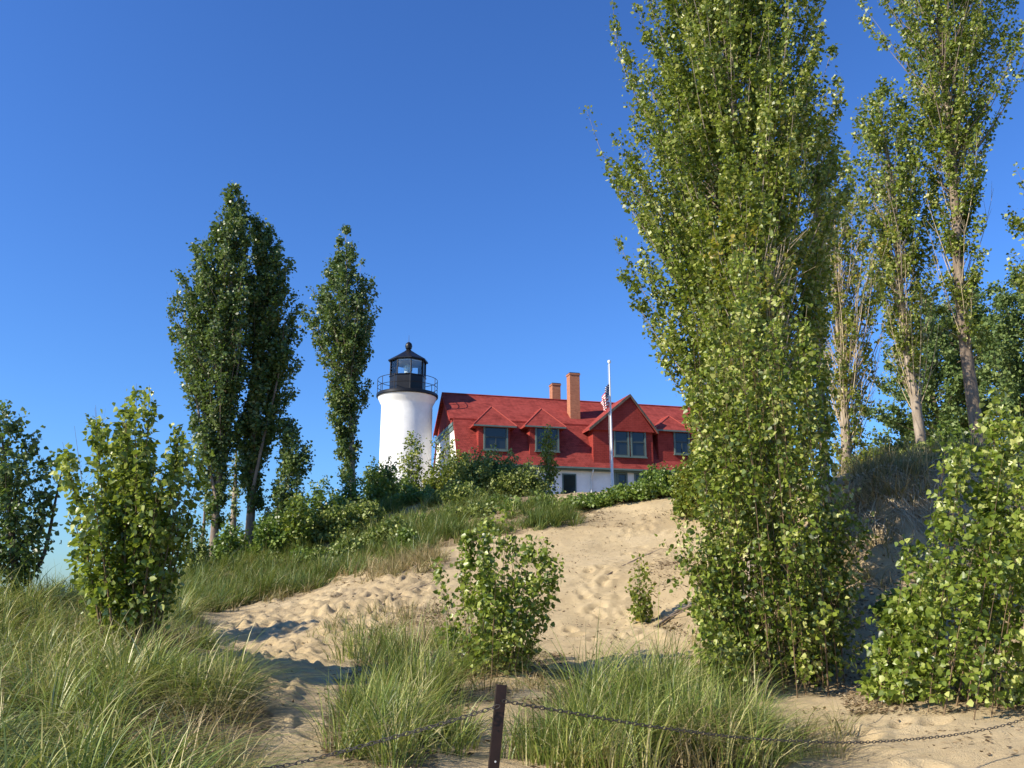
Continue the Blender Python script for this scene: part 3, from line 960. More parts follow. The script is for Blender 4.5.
# ground floor: dark doorway with a screen, small window, porch front, downspout
dx0, dz1 = H(562, 473.5, 0); dx1, _ = H(576, 473.5, 0)
dr = MB().box(dx0, dx1, -.05, .03, dz1 - 2.6, dz1).build('door', M['green_trim'], house)
MB().box(dx0 + .09, dx1 - .09, -.065, -.051, dz1 - 2.4, dz1 - .09).build('pane', M['glass'], dr)
wx0, wz1 = H(519, 465.5, 0); wx1, wz0 = H(531, 478, 0)
window(house, wx0, wx1, -.03, wz0 - .5, wz1)
px0, pz1 = H(614, 468, -.05); px1, _ = H(665, 468, -.05)
MB().box(px0, px1, -.14, -.003, pz1 - .28, pz1).box(px0, px0 + .14, -.13, -.004, pz1 - 2.6, pz1 - .282).build('porch_beam', M['green_trim'], house)
for a_, b_ in ((616.5, 627), (634, 645), (647, 658)):
    window(house, H(a_, 474, 0)[0], H(b_, 474, 0)[0], -.03, pz1 - 1.7, pz1 - .3)
sx, sz = H(591, 465, -.1)
MB().tube([(sx, -.5, -.15), (sx, -.48, -.3), (sx, -.1, -.75), (sx, -.08, -1.0), (sx, -.08, ZB)], .06, 8).build('downspout', M['zinc'], house, smooth=True)
for z_ in (2.9,):                        # roof snow guard hooks near the gable
    pass
# corner boards
MB().box(-.03, .12, -.03, .12, ZB, -.25).build('corner_board', M['white'], house)

# ------------------------------------------------------------------ lighthouse tower
TY = 61.5
def TZ(py): return P(406, py, TY)[2]
tc_ = P(406.6, 420, TY)
pxm = np.linalg.norm(P(407.6, 420, TY) - P(406.6, 420, TY))
tw = empty('lighthouse_tower', (tc_[0], TY, 0)); 
tb = gz(tc_[0], TY) - .3
tw.location = (tc_[0], TY, tb + .3)
tag(tw, 'round white lighthouse tower with black lantern room and railed gallery beside the house', 'lighthouse')
def tz(py): return TZ(py) - tb - .3
zt_ = tz(398.3)
r1 = 25.5 * pxm
prof = [(r1 * 1.02, -1.2), (r1 * 1.01, 0), (r1, zt_ - 1.2), (r1 * 1.0, zt_ - .62), (r1 * 1.025, zt_ - .5), (r1 * 1.07, zt_ - .34), (r1 * 1.13, zt_ - .12), (r1 * 1.155, zt_)]
MB().lathe(prof, 64).build('tower_shaft', M['white'], tw, smooth=True)
gal = MB().lathe([(30.4 * pxm, zt_ + .002), (30.9 * pxm, zt_ + .05), (30.9 * pxm, zt_ + .22), (30.3 * pxm, zt_ + .26)], 64).build('gallery_deck', M['black_iron'], tw, smooth=True)
zd = zt_ + .26
rail = MB()
rr_ = 30.0 * pxm
for hh in (.5, 1.05):
    pts = [(rr_ * math.cos(k * math.pi / 32), rr_ * math.sin(k * math.pi / 32), zd + hh) for k in range(65)]
    rail.tube(pts, .022, 6, cap=False)
for k in range(12):
    a_ = k * math.pi / 6 + .2
    rail.tube([(rr_ * math.cos(a_), rr_ * math.sin(a_), zd - .01), (rr_ * math.cos(a_), rr_ * math.sin(a_), zd + 1.07)], .025, 6)
rail.build('railing', M['black_iron'], gal)
# octagonal lantern: vertices at -74, -29, 16, 61 ... degrees from the line of sight
rl = 18.3 * pxm
zp = tz(377.3); ze = tz(362.5); za = tz(350.5)
av = [R(-90 + d) for d in range(-74, 286, 45)]
A0 = R(-90 - 74)
ln = MB().lathe([(rl * 1.03, zd - .01), (rl * 1.03, zd + .12), (rl, zd + .14), (rl, zp - .08), (rl * 1.04, zp - .06), (rl * 1.04, zp)], 8, a0=A0).build('lantern_parapet', M['black_iron'], tw)
for k in range(8):
    pn = MB()
    a_ = A0 + k * math.pi / 4
    pn.tube([(rl * .98 * math.cos(a_), rl * .98 * math.sin(a_), zp - .01), (rl * .98 * math.cos(a_), rl * .98 * math.sin(a_), ze + .02)], .045, 6)
    pn.build('mullion', M['black_iron'], tw)
    pass
for k in range(8):
    a0_, a1_ = A0 + k * math.pi / 4, A0 + (k + 1) * math.pi / 4
    q0 = (rl * .955 * math.cos(a0_), rl * .955 * math.sin(a0_)); q1 = (rl * .955 * math.cos(a1_), rl * .955 * math.sin(a1_))
    q2 = (q1[0] * .985, q1[1] * .985); q3 = (q0[0] * .985, q0[1] * .985)
    blank = k in (3, 4)
    v = [(q[0], q[1], z) for z in (zp, ze) for q in (q0, q1, q2, q3)]
    MB().add(v, [(0, 1, 5, 4), (1, 2, 6, 5), (2, 3, 7, 6), (3, 0, 4, 7), (4, 5, 6, 7), (0, 3, 2, 1)]).build('iron_panel' if blank else 'lantern_pane', M['black_iron'] if blank else M['clear'], tw)
MB().lathe([(rl * .93, ze - .12), (rl * .93, ze - .02)], 8, a0=A0).build('lantern_ceiling', M['white'], tw)
MB().lathe([(.10, zp - .02), (.10, zp + .25), (.26, zp + .3), (.32, zp + .55), (.32, zp + .75), (.2, zp + .95), (.05, zp + 1.0)], 24).build('lens', M['lens'], tw, smooth=True)
lr = MB().lathe([(rl * 1.06, ze), (rl * 1.12, ze + .02), (rl * 1.12, ze + .10), (rl * .62, ze + (za - ze) * .55), (rl * .2, za - .05), (rl * .10, za + .1)], 8, a0=A0).build('lantern_roof', M['black_iron'], tw)
zb_ = tz(346.3)
fb = MB().lathe([(.12, za), (.14, za + .1), (.22, zb_ - .2), (.27, zb_), (.21, zb_ + .2), (.1, zb_ + .30)], 20)
fb.build('ventilator_ball', M['black_iron'], lr, smooth=True)
MB().tube([(0, 0, zb_ + .28), (0, 0, tz(335))], [.02, .008], 6).build('lightning_rod', M['black_iron'], lr)
# low passage joining tower and house
pc = HO + ux * -.1 + uy * 5.5
ps = empty('tower_passage', (tc_[0] + r1 * .7, TY, HO[2] - 4.2), HA)
tag(ps, 'low white walled link with red lean-to roof between tower and house', 'passage')
MB().box(.0, 2.6, -.9, 1.3, 0, 2.4).build('wall', M['white'], ps)
MB().prism_y([(-.1, 2.401), (2.65, 2.401), (2.65, 2.7), (1.2, 3.0), (-.1, 2.7)], -1.1, 1.5).build('roof', M['shingle'], ps)

# ------------------------------------------------------------------ flagpole and flag
fY = 46
fb_ = P(612.5, 480, fY); fz = gz(fb_[0], fY)
fp_ = empty('flagpole', (fb_[0], fY, fz))
tag(fp_, 'tall white flagpole standing in front of the red roofed house', 'flagpole')
ft = P(611, 363.5, fY)[2] - fz
MB().tube([(0, 0, -.3), (0, 0, ft * .5), (0, 0, ft)], [.07, .06, .038], 12).build('pole', M['alu'], fp_, smooth=True)
MB().lathe([(.03, ft), (.08, ft + .03), (.10, ft + .1), (.08, ft + .17), (.02, ft + .2)], 16).build('finial_ball', M['alu'], fp_, smooth=True)
MB().tube([(-.10, -.02, .9), (-.11, -.02, ft * .5), (-.07, -.02, ft - .1)], .008, 5).build('halyard', M['alu'], fp_)
MB().tube([(-.09, 0, 1.1), (0, 0, 1.1)], .02, 6).build('cleat', M['zinc'], fp_)
def flag_mat():
    m, nt, b = mat_new('flag_cloth')
    at = N(nt, 'ShaderNodeAttribute', attribute_name='flag')
    sp = N(nt, 'ShaderNodeSeparateXYZ'); nt.links.new(at.outputs['Vector'], sp.inputs[0])
    def math_(op, a_, b_=None):
        n = N(nt, 'ShaderNodeMath', operation=op)
        for i, v in enumerate((a_, b_)):
            if v is None: continue
            if hasattr(v, 'node'): nt.links.new(v, n.inputs[i])
            else: n.inputs[i].default_value = v
        return n.outputs[0]
    u, v = sp.outputs[0], sp.outputs[1]
    st = math_('LESS_THAN', math_('MODULO', math_('MULTIPLY', v, 13.0), 2.0), 1.0)
    col = mixc(nt, st, (.75, .74, .72), (.50, .03, .035))
    canton = math_('MULTIPLY', math_('LESS_THAN', u, .4), math_('GREATER_THAN', v, 6 / 13))
    # stars: staggered dots
    su = math_('MULTIPLY', u, 11 / .4); sv = math_('MULTIPLY', math_('SUBTRACT', v, 6 / 13), 9 / (7 / 13))
    fu = math_('SUBTRACT', math_('FRACT', su), .5); fv = math_('SUBTRACT', math_('FRACT', sv), .5)
    par = math_('LESS_THAN', math_('MODULO', math_('ADD', math_('FLOOR', su), math_('FLOOR', sv)), 2.0), .5)
    dot = math_('LESS_THAN', math_('ADD', math_('MULTIPLY', fu, fu), math_('MULTIPLY', fv, fv)), .13)
    star = math_('MULTIPLY', par, dot)
    blue = mixc(nt, star, (.012, .02, .09), (.75, .75, .75))
    nt.links.new(mixc(nt, canton, col, blue), b.inputs['Base Color'])
    b.inputs['Roughness'].default_value = .8
    return m
# limp flag: fly folded down beside the pole
nu, nv = 40, 26
ftop = P(607, 383, fY)[2] - fz
fh = 1.2; fl = 2.3
fvv, uvs = [], []
for j in range(nv):
    for i in range(nu):
        u = i / (nu - 1); v = j / (nv - 1)          # v=1 top
        # cloth falls: the fly swings down round the hoist's top corner
        hang = u ** .8
        x = -.10 - .42 * hang * (0.55 + .45 * v) + .05 * math.sin(u * 14 + v * 2)
        y = .17 * math.sin(u * 17 + v * 3.0) * min(1, u * 3) - .03
        z = ftop - (1 - v) * fh * (1 - .12 * u) - hang * .92 * (fl * .5) * (.55 + .45 * v)
        fvv.append((x, y, z)); uvs.append((u, v, 0))
ff = [[j * nu + i, j * nu + i + 1, (j + 1) * nu + i + 1, (j + 1) * nu + i] for j in range(nv - 1) for i in range(nu - 1)]
flag = raw_mesh('flag', np.array(fvv), [np.array(ff)], flag_mat(), smooth=True)
at = flag.data.attributes.new('flag', 'FLOAT_VECTOR', 'POINT')
at.data.foreach_set('vector', np.array(uvs, np.float32).ravel())
flag.location = (fb_[0], fY, fz)
sm = flag.modifiers.new('thick', 'SOLIDIFY'); sm.thickness = .004
tag(flag, 'limp striped American flag hanging from the white flagpole', 'flag')

# ------------------------------------------------------------------ fence posts and chain
def post(loc, rz, tilt, label, h=1.25):
    p = empty('fence_post', loc, rz)
    p.rotation_euler = (0, tilt, rz)
    tag(p, label, 'post', 'brown metal posts of the chain fence')
    w, d, t = .027, .022, .004
    m = MB()
    m.box(-w, w, -t, t, -.4, h)                       # web
    m.box(-w - .004, -w, -t, d * 2, -.4, h).box(w, w + .004, -t, d * 2, -.4, h)
    m.build('post_channel', M['brown_post'], p, bevel=.001)
    for k in range(7):
        z_ = h - .09 - k * .17
        MB().lathe([(.006, 0), (.006, .0015)], 10).build('hole', M['zinc'] if k in (2, 3) else M['black_iron'], p).matrix_local = Matrix.Translation((.004, -t - .0005, z_)) @ Matrix.Rotation(R(90), 4, 'X')
    return p
pt = P(502, 685, 5.5); pbm = P(494, 768, 5.5)
til = math.atan2(pt[0] - pbm[0], pt[2] - pbm[2])
gz0 = gz(pt[0], 5.5)
hh = (pt[2] - gz0) / math.cos(til)
main_post = post((pt[0] - math.tan(til) * (pt[2] - gz0), 5.5, gz0), R(8), til, 'dark brown metal fence post leaning slightly right in the foreground', hh)
rp = np.array([6.3, 8.1]); lp = np.array([-4.3, 4.7])
post((rp[0], rp[1], gz(*rp)), R(20), R(2), 'brown metal fence post at the right end of the chain', .9)
post((lp[0], lp[1], gz(*lp)), R(-10), R(-2), 'brown metal fence post at the left end of the chain', .8)
def chain(pts, mb):
    pts = np.array(pts); d = np.concatenate([[0], np.cumsum(np.linalg.norm(np.diff(pts, axis=0), axis=1))])
    pitch = .034; n = int(d[-1] / pitch)
    for i in range(n):
        s = (i + .5) * pitch
        c = Vector([float(np.interp(s, d, pts[:, k])) for k in range(3)])
        c2 = Vector([float(np.interp(s + .01, d, pts[:, k])) for k in range(3)])
        t = (c2 - c).normalized(); up = Vector((0, 0, 1)); sd_ = t.cross(up).normalized(); u2 = sd_.cross(t)
        w = (sd_ if i % 2 else u2)
        w = (w + .35 * (u2 if i % 2 else sd_)).normalized()
        ring = []
        for k in range(10):
            a_ = 2 * math.pi * k / 10
            ring.append(c + t * (.0235 * math.cos(a_)) + w * (.0105 * math.sin(a_)))
        ring.append(ring[0])
        mb.tube(ring, .0030, 5, cap=False)
cm = MB()
A_ = P(503, 701, 5.48); 
way = [A_, P(560, 711, 5.7), P(650, 726.5, 6.1), P(740, 738, 6.7), P(830, 743, 7.1), P(880, 742, 7.35), P(950, 736, 7.65), P(1010, 725, 7.8), np.array([rp[0], rp[1], gz(*rp) + .82])]
chain(resample(way, 60), cm)
way = [P(499, 706, 5.48), P(470, 715, 5.45), P(435, 726, 5.4), P(394, 737, 5.35), P(345, 751, 5.3), P(280, 768, 5.2), P(180, 775, 5.05), np.array([-3.2, 4.85, .62]), np.array([lp[0], lp[1], gz(*lp) + .72])]
chain(resample(way, 60), cm)
ch = cm.build('chain', M['chain'])
tag(ch, 'thin steel chain sagging from the brown posts across the sand', 'chain')

# ------------------------------------------------------------------ trees
GP = 'poplars growing on the dunes'
# left pair
make_tree('poplar_tree', 'tallest dark poplar of the left pair, with pale bare lower trunk', 'tree',
  [(212, 570), (217, 500), (224, 420), (232, 320), (236, 188)],
  [(181, 230, 237), (200, 220, 246), (214, 214, 252), (241, 196, 254), (279, 178, 260), (312, 168, 258), (345, 167, 256), (372, 186, 254), (405, 190, 252), (433, 192, 240), (460, 198, 230), (500, 208, 226), (520, 210, 222)],
  33, .16, 210, 44000, .125, 'leaf_dark', 'bark_grey', 28, group=GP, ntwig=14, twig_len=.42, bare=.3, extra_trunks=[([(218, 500), (206, 440), (196, 380), (190, 320)], .06), ([(222, 440), (240, 380), (246, 300)], .05)])
make_tree('poplar_tree', 'dark poplar standing right of its taller twin left of the tower', 'tree',
  [(248, 560), (253, 480), (257, 400), (257, 300), (258, 218)],
  [(212, 255, 262), (236, 246, 282), (263, 243, 295), (300, 240, 300), (345, 240, 304), (372, 240, 303), (389, 240, 296), (411, 238, 284), (433, 232, 276), (455, 238, 268), (500, 244, 262)],
  34, .18, 170, 36000, .125, 'leaf_dark', 'bark_grey', 30, group=GP, ntwig=14, twig_len=.4, bare=.3, extra_trunks=[([(254, 500), (266, 440), (280, 380), (286, 320)], .07), ([(252, 520), (246, 470), (246, 420)], .05)])
make_tree('poplar_tree', 'small poplar leaning right beside the left pair of poplars', 'tree',
  [(256, 556), (268, 532), (282, 505), (290, 470), (293, 425)],
  [(411, 284, 291), (430, 276, 300), (445, 280, 312), (460, 282, 314), (480, 274, 304), (500, 262, 302), (525, 262, 292)],
  33.5, .10, 60, 6500, .12, 'leaf_dark', 'bark_grey', 36, group=GP, ntwig=10, twig_len=.4, qmin=.3, gap=.25)
make_tree('poplar_tree', 'thin half bare poplar between the trunks of the left pair', 'tree',
  [(231, 552), (234, 510), (236, 465), (238, 440)], [(455, 228, 244), (480, 226, 246), (500, 228, 242), (540, 226, 240)],
  35, .16, 20, 700, .11, 'leaf_dark', 'bark_pale', 40, group=GP, ntwig=6, twig_len=.3)
make_tree('poplar_tree', 'slender dead grey stem left of the tall poplar', 'tree',
  [(199, 575), (202, 545), (205, 510), (206, 490)], [(500, 198, 212), (530, 196, 210), (560, 194, 206)],
  34, .10, 10, 160, .11, 'leaf_dark', 'bark_grey', 40, group=GP, ntwig=4, twig_len=.3, extra_trunks=[([(188, 580), (190, 560), (193, 520)], .06)])
make_tree('poplar_tree', 'slim dark poplar standing alone just left of the white tower', 'tree',
  [(353, 525), (352, 470), (350, 400), (346, 300), (346, 236)],
  [(228, 343, 348), (247, 331, 358), (268, 314, 369), (296, 300, 380), (318, 301, 381), (334, 316, 381), (356, 323, 371), (389, 324, 368), (411, 325, 360), (444, 330, 356), (475, 336, 354)],
  39, .15, 150, 27000, .13, 'leaf_dark', 'bark_pale', 30, group=GP, ntwig=12, twig_len=.36, bare=.3)
make_tree('poplar_tree', 'shaded dark poplar at the left edge with a forked trunk', 'tree',
  [(14, 606), (15, 570), (10, 500), (2, 420)],
  [(400, -12, 6), (420, -25, 36), (440, -28, 46), (465, -30, 66), (490, -30, 66), (520, -28, 60), (545, -20, 50), (570, -8, 38)],
  15, .07, 80, 4600, .08, 'leaf_dark', 'bark_dark', 35, group=GP, ntwig=8, twig_len=.3, qmin=.3, gap=.15, detail=True,
  extra_trunks=[([(15, 585), (32, 560), (48, 500), (62, 455)], .035)])
# right group
make_tree('poplar_tree', 'massive leafy poplar rising past the top of the picture right of the house', 'tree',
  [(760, 560), (752, 430), (742, 280), (730, 100), (722, -130)],
  [(-170, 705, 735), (-110, 670, 775), (-50, 634, 800), (0, 622, 812), (50, 622, 830), (100, 602, 834), (150, 602, 838), (200, 608, 836), (250, 616, 830), (290, 630, 820), (330, 655, 806), (370, 670, 802), (400, 672, 804), (430, 684, 802), (480, 700, 795), (520, 715, 785)],
  16, .21, 560, 175000, .076, 'leaf_mid', 'bark_pale', 33, group=GP, ntwig=24, twig_len=.42, bare=.3, qmin=.38, br_r=.024,
  dead=34, dead_rows=[(250, 735, 790), (300, 730, 800), (370, 730, 800), (430, 745, 800)])
make_tree('poplar_tree', 'bright young poplar thicket in front of the massive poplar, leafy to the ground', 'tree',
  [(778, 692), (775, 600), (760, 450), (745, 280)],
  [(262, 722, 752), (290, 700, 782), (330, 688, 806), (380, 672, 822), (420, 672, 838), (450, 680, 862), (500, 688, 872), (550, 698, 868), (600, 704, 860), (640, 720, 850), (670, 736, 838), (690, 750, 820)],
  12.6, .012, 1300, 27000, .066, 'leaf_mid', 'twig', 20, group=GP, detail=True, multi=16, shoots=42, side=.30, spread=.95, ntwig=4, twig_len=.16, twig_geo=True, qmin=.25, br_r=.012, parts=('stems', 'branches', 'crown'), bare=.1)
make_tree('poplar_tree', 'yellow green poplar with pale bare twigs in front of the massive poplar', 'tree',
  [(770, 640), (768, 480), (757, 380), (745, 290), (738, 200)],
  [(165, 722, 756), (200, 708, 772), (250, 698, 792), (300, 694, 800), (350, 700, 800), (400, 712, 796), (440, 725, 790)],
  14.2, .06, 130, 10500, .074, 'leaf_lite', 'bark_pale', 26, group=GP, ntwig=9, twig_len=.3, qmin=.3, detail=True,
  dead=70, dead_rows=[(240, 735, 790), (300, 735, 800), (360, 742, 796), (430, 752, 790)])
make_tree('poplar_tree', 'thin poplar stem with tufts of leaves close right of the massive poplar', 'tree',
  [(824, 476), (820, 400), (814, 300), (818, 180), (822, 120)],
  [(110, 805, 838), (150, 805, 850), (200, 798, 850), (250, 796, 830), (320, 802, 828), (400, 810, 834), (470, 814, 834)],
  19, .08, 110, 10500, .082, 'leaf_mid', 'bark_pale', 26, group=GP, ntwig=10, twig_len=.3, gap=.25)
make_tree('poplar_tree', 'half dead poplar with a fan of pale bare twigs and yellowish leaves', 'tree',
  [(848, 486), (845, 430), (842, 370), (838, 300), (834, 215)],
  [(175, 815, 850), (220, 808, 882), (260, 802, 886), (300, 806, 888), (350, 815, 885), (400, 826, 872), (450, 830, 866), (480, 834, 862)],
  22.5, .14, 110, 10500, .088, 'leaf_lite', 'bark_pale', 24, group=GP, ntwig=9, twig_len=.28, gap=.3,
  dead=90, dead_rows=[(190, 815, 860), (230, 808, 880), (280, 808, 885), (340, 815, 885), (400, 830, 865)])
make_tree('poplar_tree', 'poplar with pale trunk leaning left, standing on the bank', 'tree',
  [(925, 468), (915, 395), (905, 335), (900, 280), (890, 190), (878, 100)],
  [(82, 866, 890), (105, 850, 916), (150, 834, 932), (200, 845, 938), (240, 858, 938), (290, 866, 932), (330, 880, 926), (370, 890, 922)],
  25, .16, 140, 18500, .10, 'leaf_mid', 'bark_pale', 32, group=GP, ntwig=12, twig_len=.38, gap=.12,
  dead=80, dead_rows=[(150, 860, 905), (220, 870, 915), (300, 875, 945), (360, 885, 935)])
make_tree('poplar_tree', 'tall open poplar with thick grey trunk near the right edge', 'tree',
  [(980, 452), (970, 370), (958, 290), (955, 200), (946, 100), (932, -10), (925, -110)],
  [(-140, 905, 945), (-80, 880, 985), (-30, 872, 1015), (0, 880, 1026), (40, 886, 1030), (75, 890, 1000), (120, 908, 996), (160, 912, 986), (200, 925, 990), (240, 936, 980), (280, 940, 984), (330, 944, 986)],
  24, .19, 240, 38000, .10, 'leaf_mid', 'bark_grey', 30, group=GP, ntwig=13, twig_len=.42, gap=.16,
  dead=40, dead_rows=[(0, 905, 975), (60, 905, 990), (130, 912, 1000), (200, 922, 1000), (280, 930, 992), (340, 945, 985)])
make_tree('poplar_tree', 'poplar whose leafy branch reaches in from the right edge', 'tree',
  [(1078, 440), (1075, 350), (1070, 250), (1065, 140)],
  [(110, 1045, 1090), (160, 1018, 1115), (190, 1008, 1120), (230, 1004, 1120), (265, 1000, 1115), (290, 1030, 1110), (350, 1050, 1100)],
  23, .2, 110, 14000, .10, 'leaf_mid', 'bark_grey', 38, group=GP, ntwig=10, twig_len=.35)
make_tree('spreading_tree', 'grey green tree with spreading layered boughs behind the bank', 'tree',
  [(968, 450), (950, 432), (930, 405), (935, 350), (945, 310)],
  [(285, 955, 985), (310, 905, 1030), (345, 880, 1040), (380, 864, 1040), (410, 858, 1035), (432, 862, 1020), (442, 870, 1000)],
  36, .25, 150, 46000, .125, 'leaf_fine', 'bark_grey', 68, ntwig=16, twig_len=.6, qmin=.3, weep=.3, gap=.08)
make_tree('broad_leaved_tree', 'very dark dense tree filling the right edge behind the tall poplar', 'tree',
  [(1030, 452), (1030, 400), (1032, 330), (1035, 290)],
  [(262, 1015, 1060), (285, 995, 1080), (320, 978, 1095), (360, 972, 1100), (400, 978, 1100), (440, 990, 1090)],
  31, .3, 150, 28000, .125, 'leaf_fine', 'bark_dark', 50, ntwig=12, twig_len=.5, qmin=.3)

# near bushes
BP = 'young poplar bushes in the dune grass'
BK = dict(detail=True, twig_geo=True, parts=('stems', 'branches', 'foliage'))
make_tree('poplar_bush', 'large bright leafy poplar bush left of the sand path', 'bush',
  [(130, 648), (130, 560), (132, 400)],
  [(391, 122, 150), (410, 100, 188), (432, 80, 202), (455, 62, 212), (480, 50, 218), (520, 50, 218), (550, 60, 208), (580, 78, 186), (610, 97, 162), (638, 112, 146)],
  11.5, .020, 720, 13500, .071, 'leaf_bush', 'twig', 20, group=BP, multi=18, shoots=32, side=.20, spread=.30, ntwig=3, twig_len=.16, br_r=.010, bare=.2, **BK)
make_tree('poplar_bush', 'lone poplar bush in the middle, at the foot of the sand slope', 'bush',
  [(494, 672), (496, 600), (505, 520)],
  [(506, 498, 520), (522, 465, 552), (540, 440, 572), (560, 430, 576), (580, 428, 570), (600, 430, 560), (620, 434, 552), (645, 455, 538), (665, 480, 514)],
  12.5, .011, 420, 5800, .066, 'leaf_bush', 'twig', 20, group=BP, multi=22, shoots=24, side=.15, spread=.42, ntwig=2, twig_len=.10, br_r=.007, bare=.1, qmin=.2, **BK)
make_tree('poplar_bush', 'big poplar bush at the right edge in front of the bank', 'bush',
  [(975, 712), (985, 600), (1000, 420)],
  [(398, 992, 1006), (425, 962, 1030), (450, 952, 1060), (480, 945, 1085), (520, 925, 1095), (550, 908, 1095), (600, 892, 1095), (640, 886, 1090), (680, 892, 1070), (712, 900, 1030)],
  9.8, .009, 900, 14000, .064, 'leaf_bush', 'twig', 20, group=BP, multi=26, shoots=38, side=.18, spread=.95, ntwig=3, twig_len=.12, br_r=.009, bare=.03, qmin=.2, **BK)
make_tree('poplar_bush', 'low poplar bush left of the big bush at the right edge', 'bush',
  [(890, 706), (890, 670), (885, 630)],
  [(585, 905, 925), (610, 885, 935), (640, 866, 930), (670, 860, 925), (700, 868, 915)],
  10.3, .010, 180, 2400, .066, 'leaf_bush', 'twig', 20, group=BP, multi=12, shoots=13, side=.14, spread=.3, ntwig=2, twig_len=.1, br_r=.006, bare=.1, qmin=.2, **BK)
make_tree('poplar_bush', 'loose arching branch clump reaching left over the sand from the thicket', 'bush',
  [(735, 668), (712, 610), (690, 540)],
  [(505, 668, 700), (530, 662, 725), (560, 660, 740), (600, 676, 750), (640, 700, 755), (660, 715, 755)],
  12.3, .010, 90, 2300, .064, 'leaf_mid', 'twig', 48, group=BP, multi=10, spread=.22, ntwig=6, twig_len=.18, br_r=.009, bare=.35, qmin=.3, gap=.15, **BK)
make_tree('poplar_bush', 'drooping leafy shoots at the shaded right side of the thicket', 'bush',
  [(812, 684), (830, 620), (845, 540)],
  [(470, 835, 862), (510, 822, 872), (560, 815, 874), (610, 805, 866), (650, 800, 850), (676, 800, 836)],
  12.7, .010, 120, 3600, .064, 'leaf_mid', 'twig', 30, group=BP, multi=10, spread=.25, ntwig=6, twig_len=.18, br_r=.009, bare=.2, qmin=.3, gap=.1, **BK)
make_tree('poplar_bush', 'low leafy shoots at the left foot of the young poplar thicket', 'bush',
  [(712, 700), (712, 660), (715, 610)],
  [(600, 700, 730), (630, 690, 745), (660, 690, 750), (690, 700, 740)],
  11.6, .010, 40, 900, .060, 'leaf_mid', 'twig', 20, group=BP, multi=8, spread=.3, ntwig=4, twig_len=.13, br_r=.006, bare=.1, qmin=.2, **BK)
make_tree('poplar_sapling', 'small yellow leaved poplar sapling on the bare sand slope', 'sapling',
  [(641, 634), (640, 600), (640, 562)],
  [(558, 636, 644), (575, 630, 650), (595, 628, 652), (615, 632, 652), (630, 636, 648)],
  16.6, .012, 30, 750, .066, 'leaf_lite', 'twig', 25, ntwig=4, twig_len=.12, br_r=.006, detail=True, twig_geo=True, bare=.1)
make_tree('poplar_sapling', 'slender sapling standing in front of the house wall', 'sapling',
  [(549, 506), (549, 480), (548, 460), (547, 430)],
  [(426, 545, 550), (440, 540, 556), (455, 538, 559), (468, 540, 557), (480, 544, 554)],
  44, .05, 40, 1500, .12, 'leaf_lite', 'bark_pale', 25, ntwig=8, twig_len=.25)
make_tree('poplar_sapling', 'dark green sapling in front of the white tower', 'sapling',
  [(412, 500), (412, 470), (411, 434)],
  [(430, 408, 415), (442, 402, 422), (458, 399, 426), (475, 398, 428), (495, 398, 430)],
  47, .05, 45, 2200, .13, 'leaf_mid', 'bark_grey', 28, ntwig=8, twig_len=.3)
make_tree('poplar_sapling', 'pale silvery sapling in front of the gable end of the house', 'sapling',
  [(444, 500), (444, 470), (446, 436)],
  [(430, 441, 450), (442, 430, 460), (458, 426, 464), (475, 426, 462), (495, 428, 460)],
  47.5, .05, 50, 1700, .13, 'leaf_lite', 'bark_pale', 30, ntwig=8, twig_len=.3)

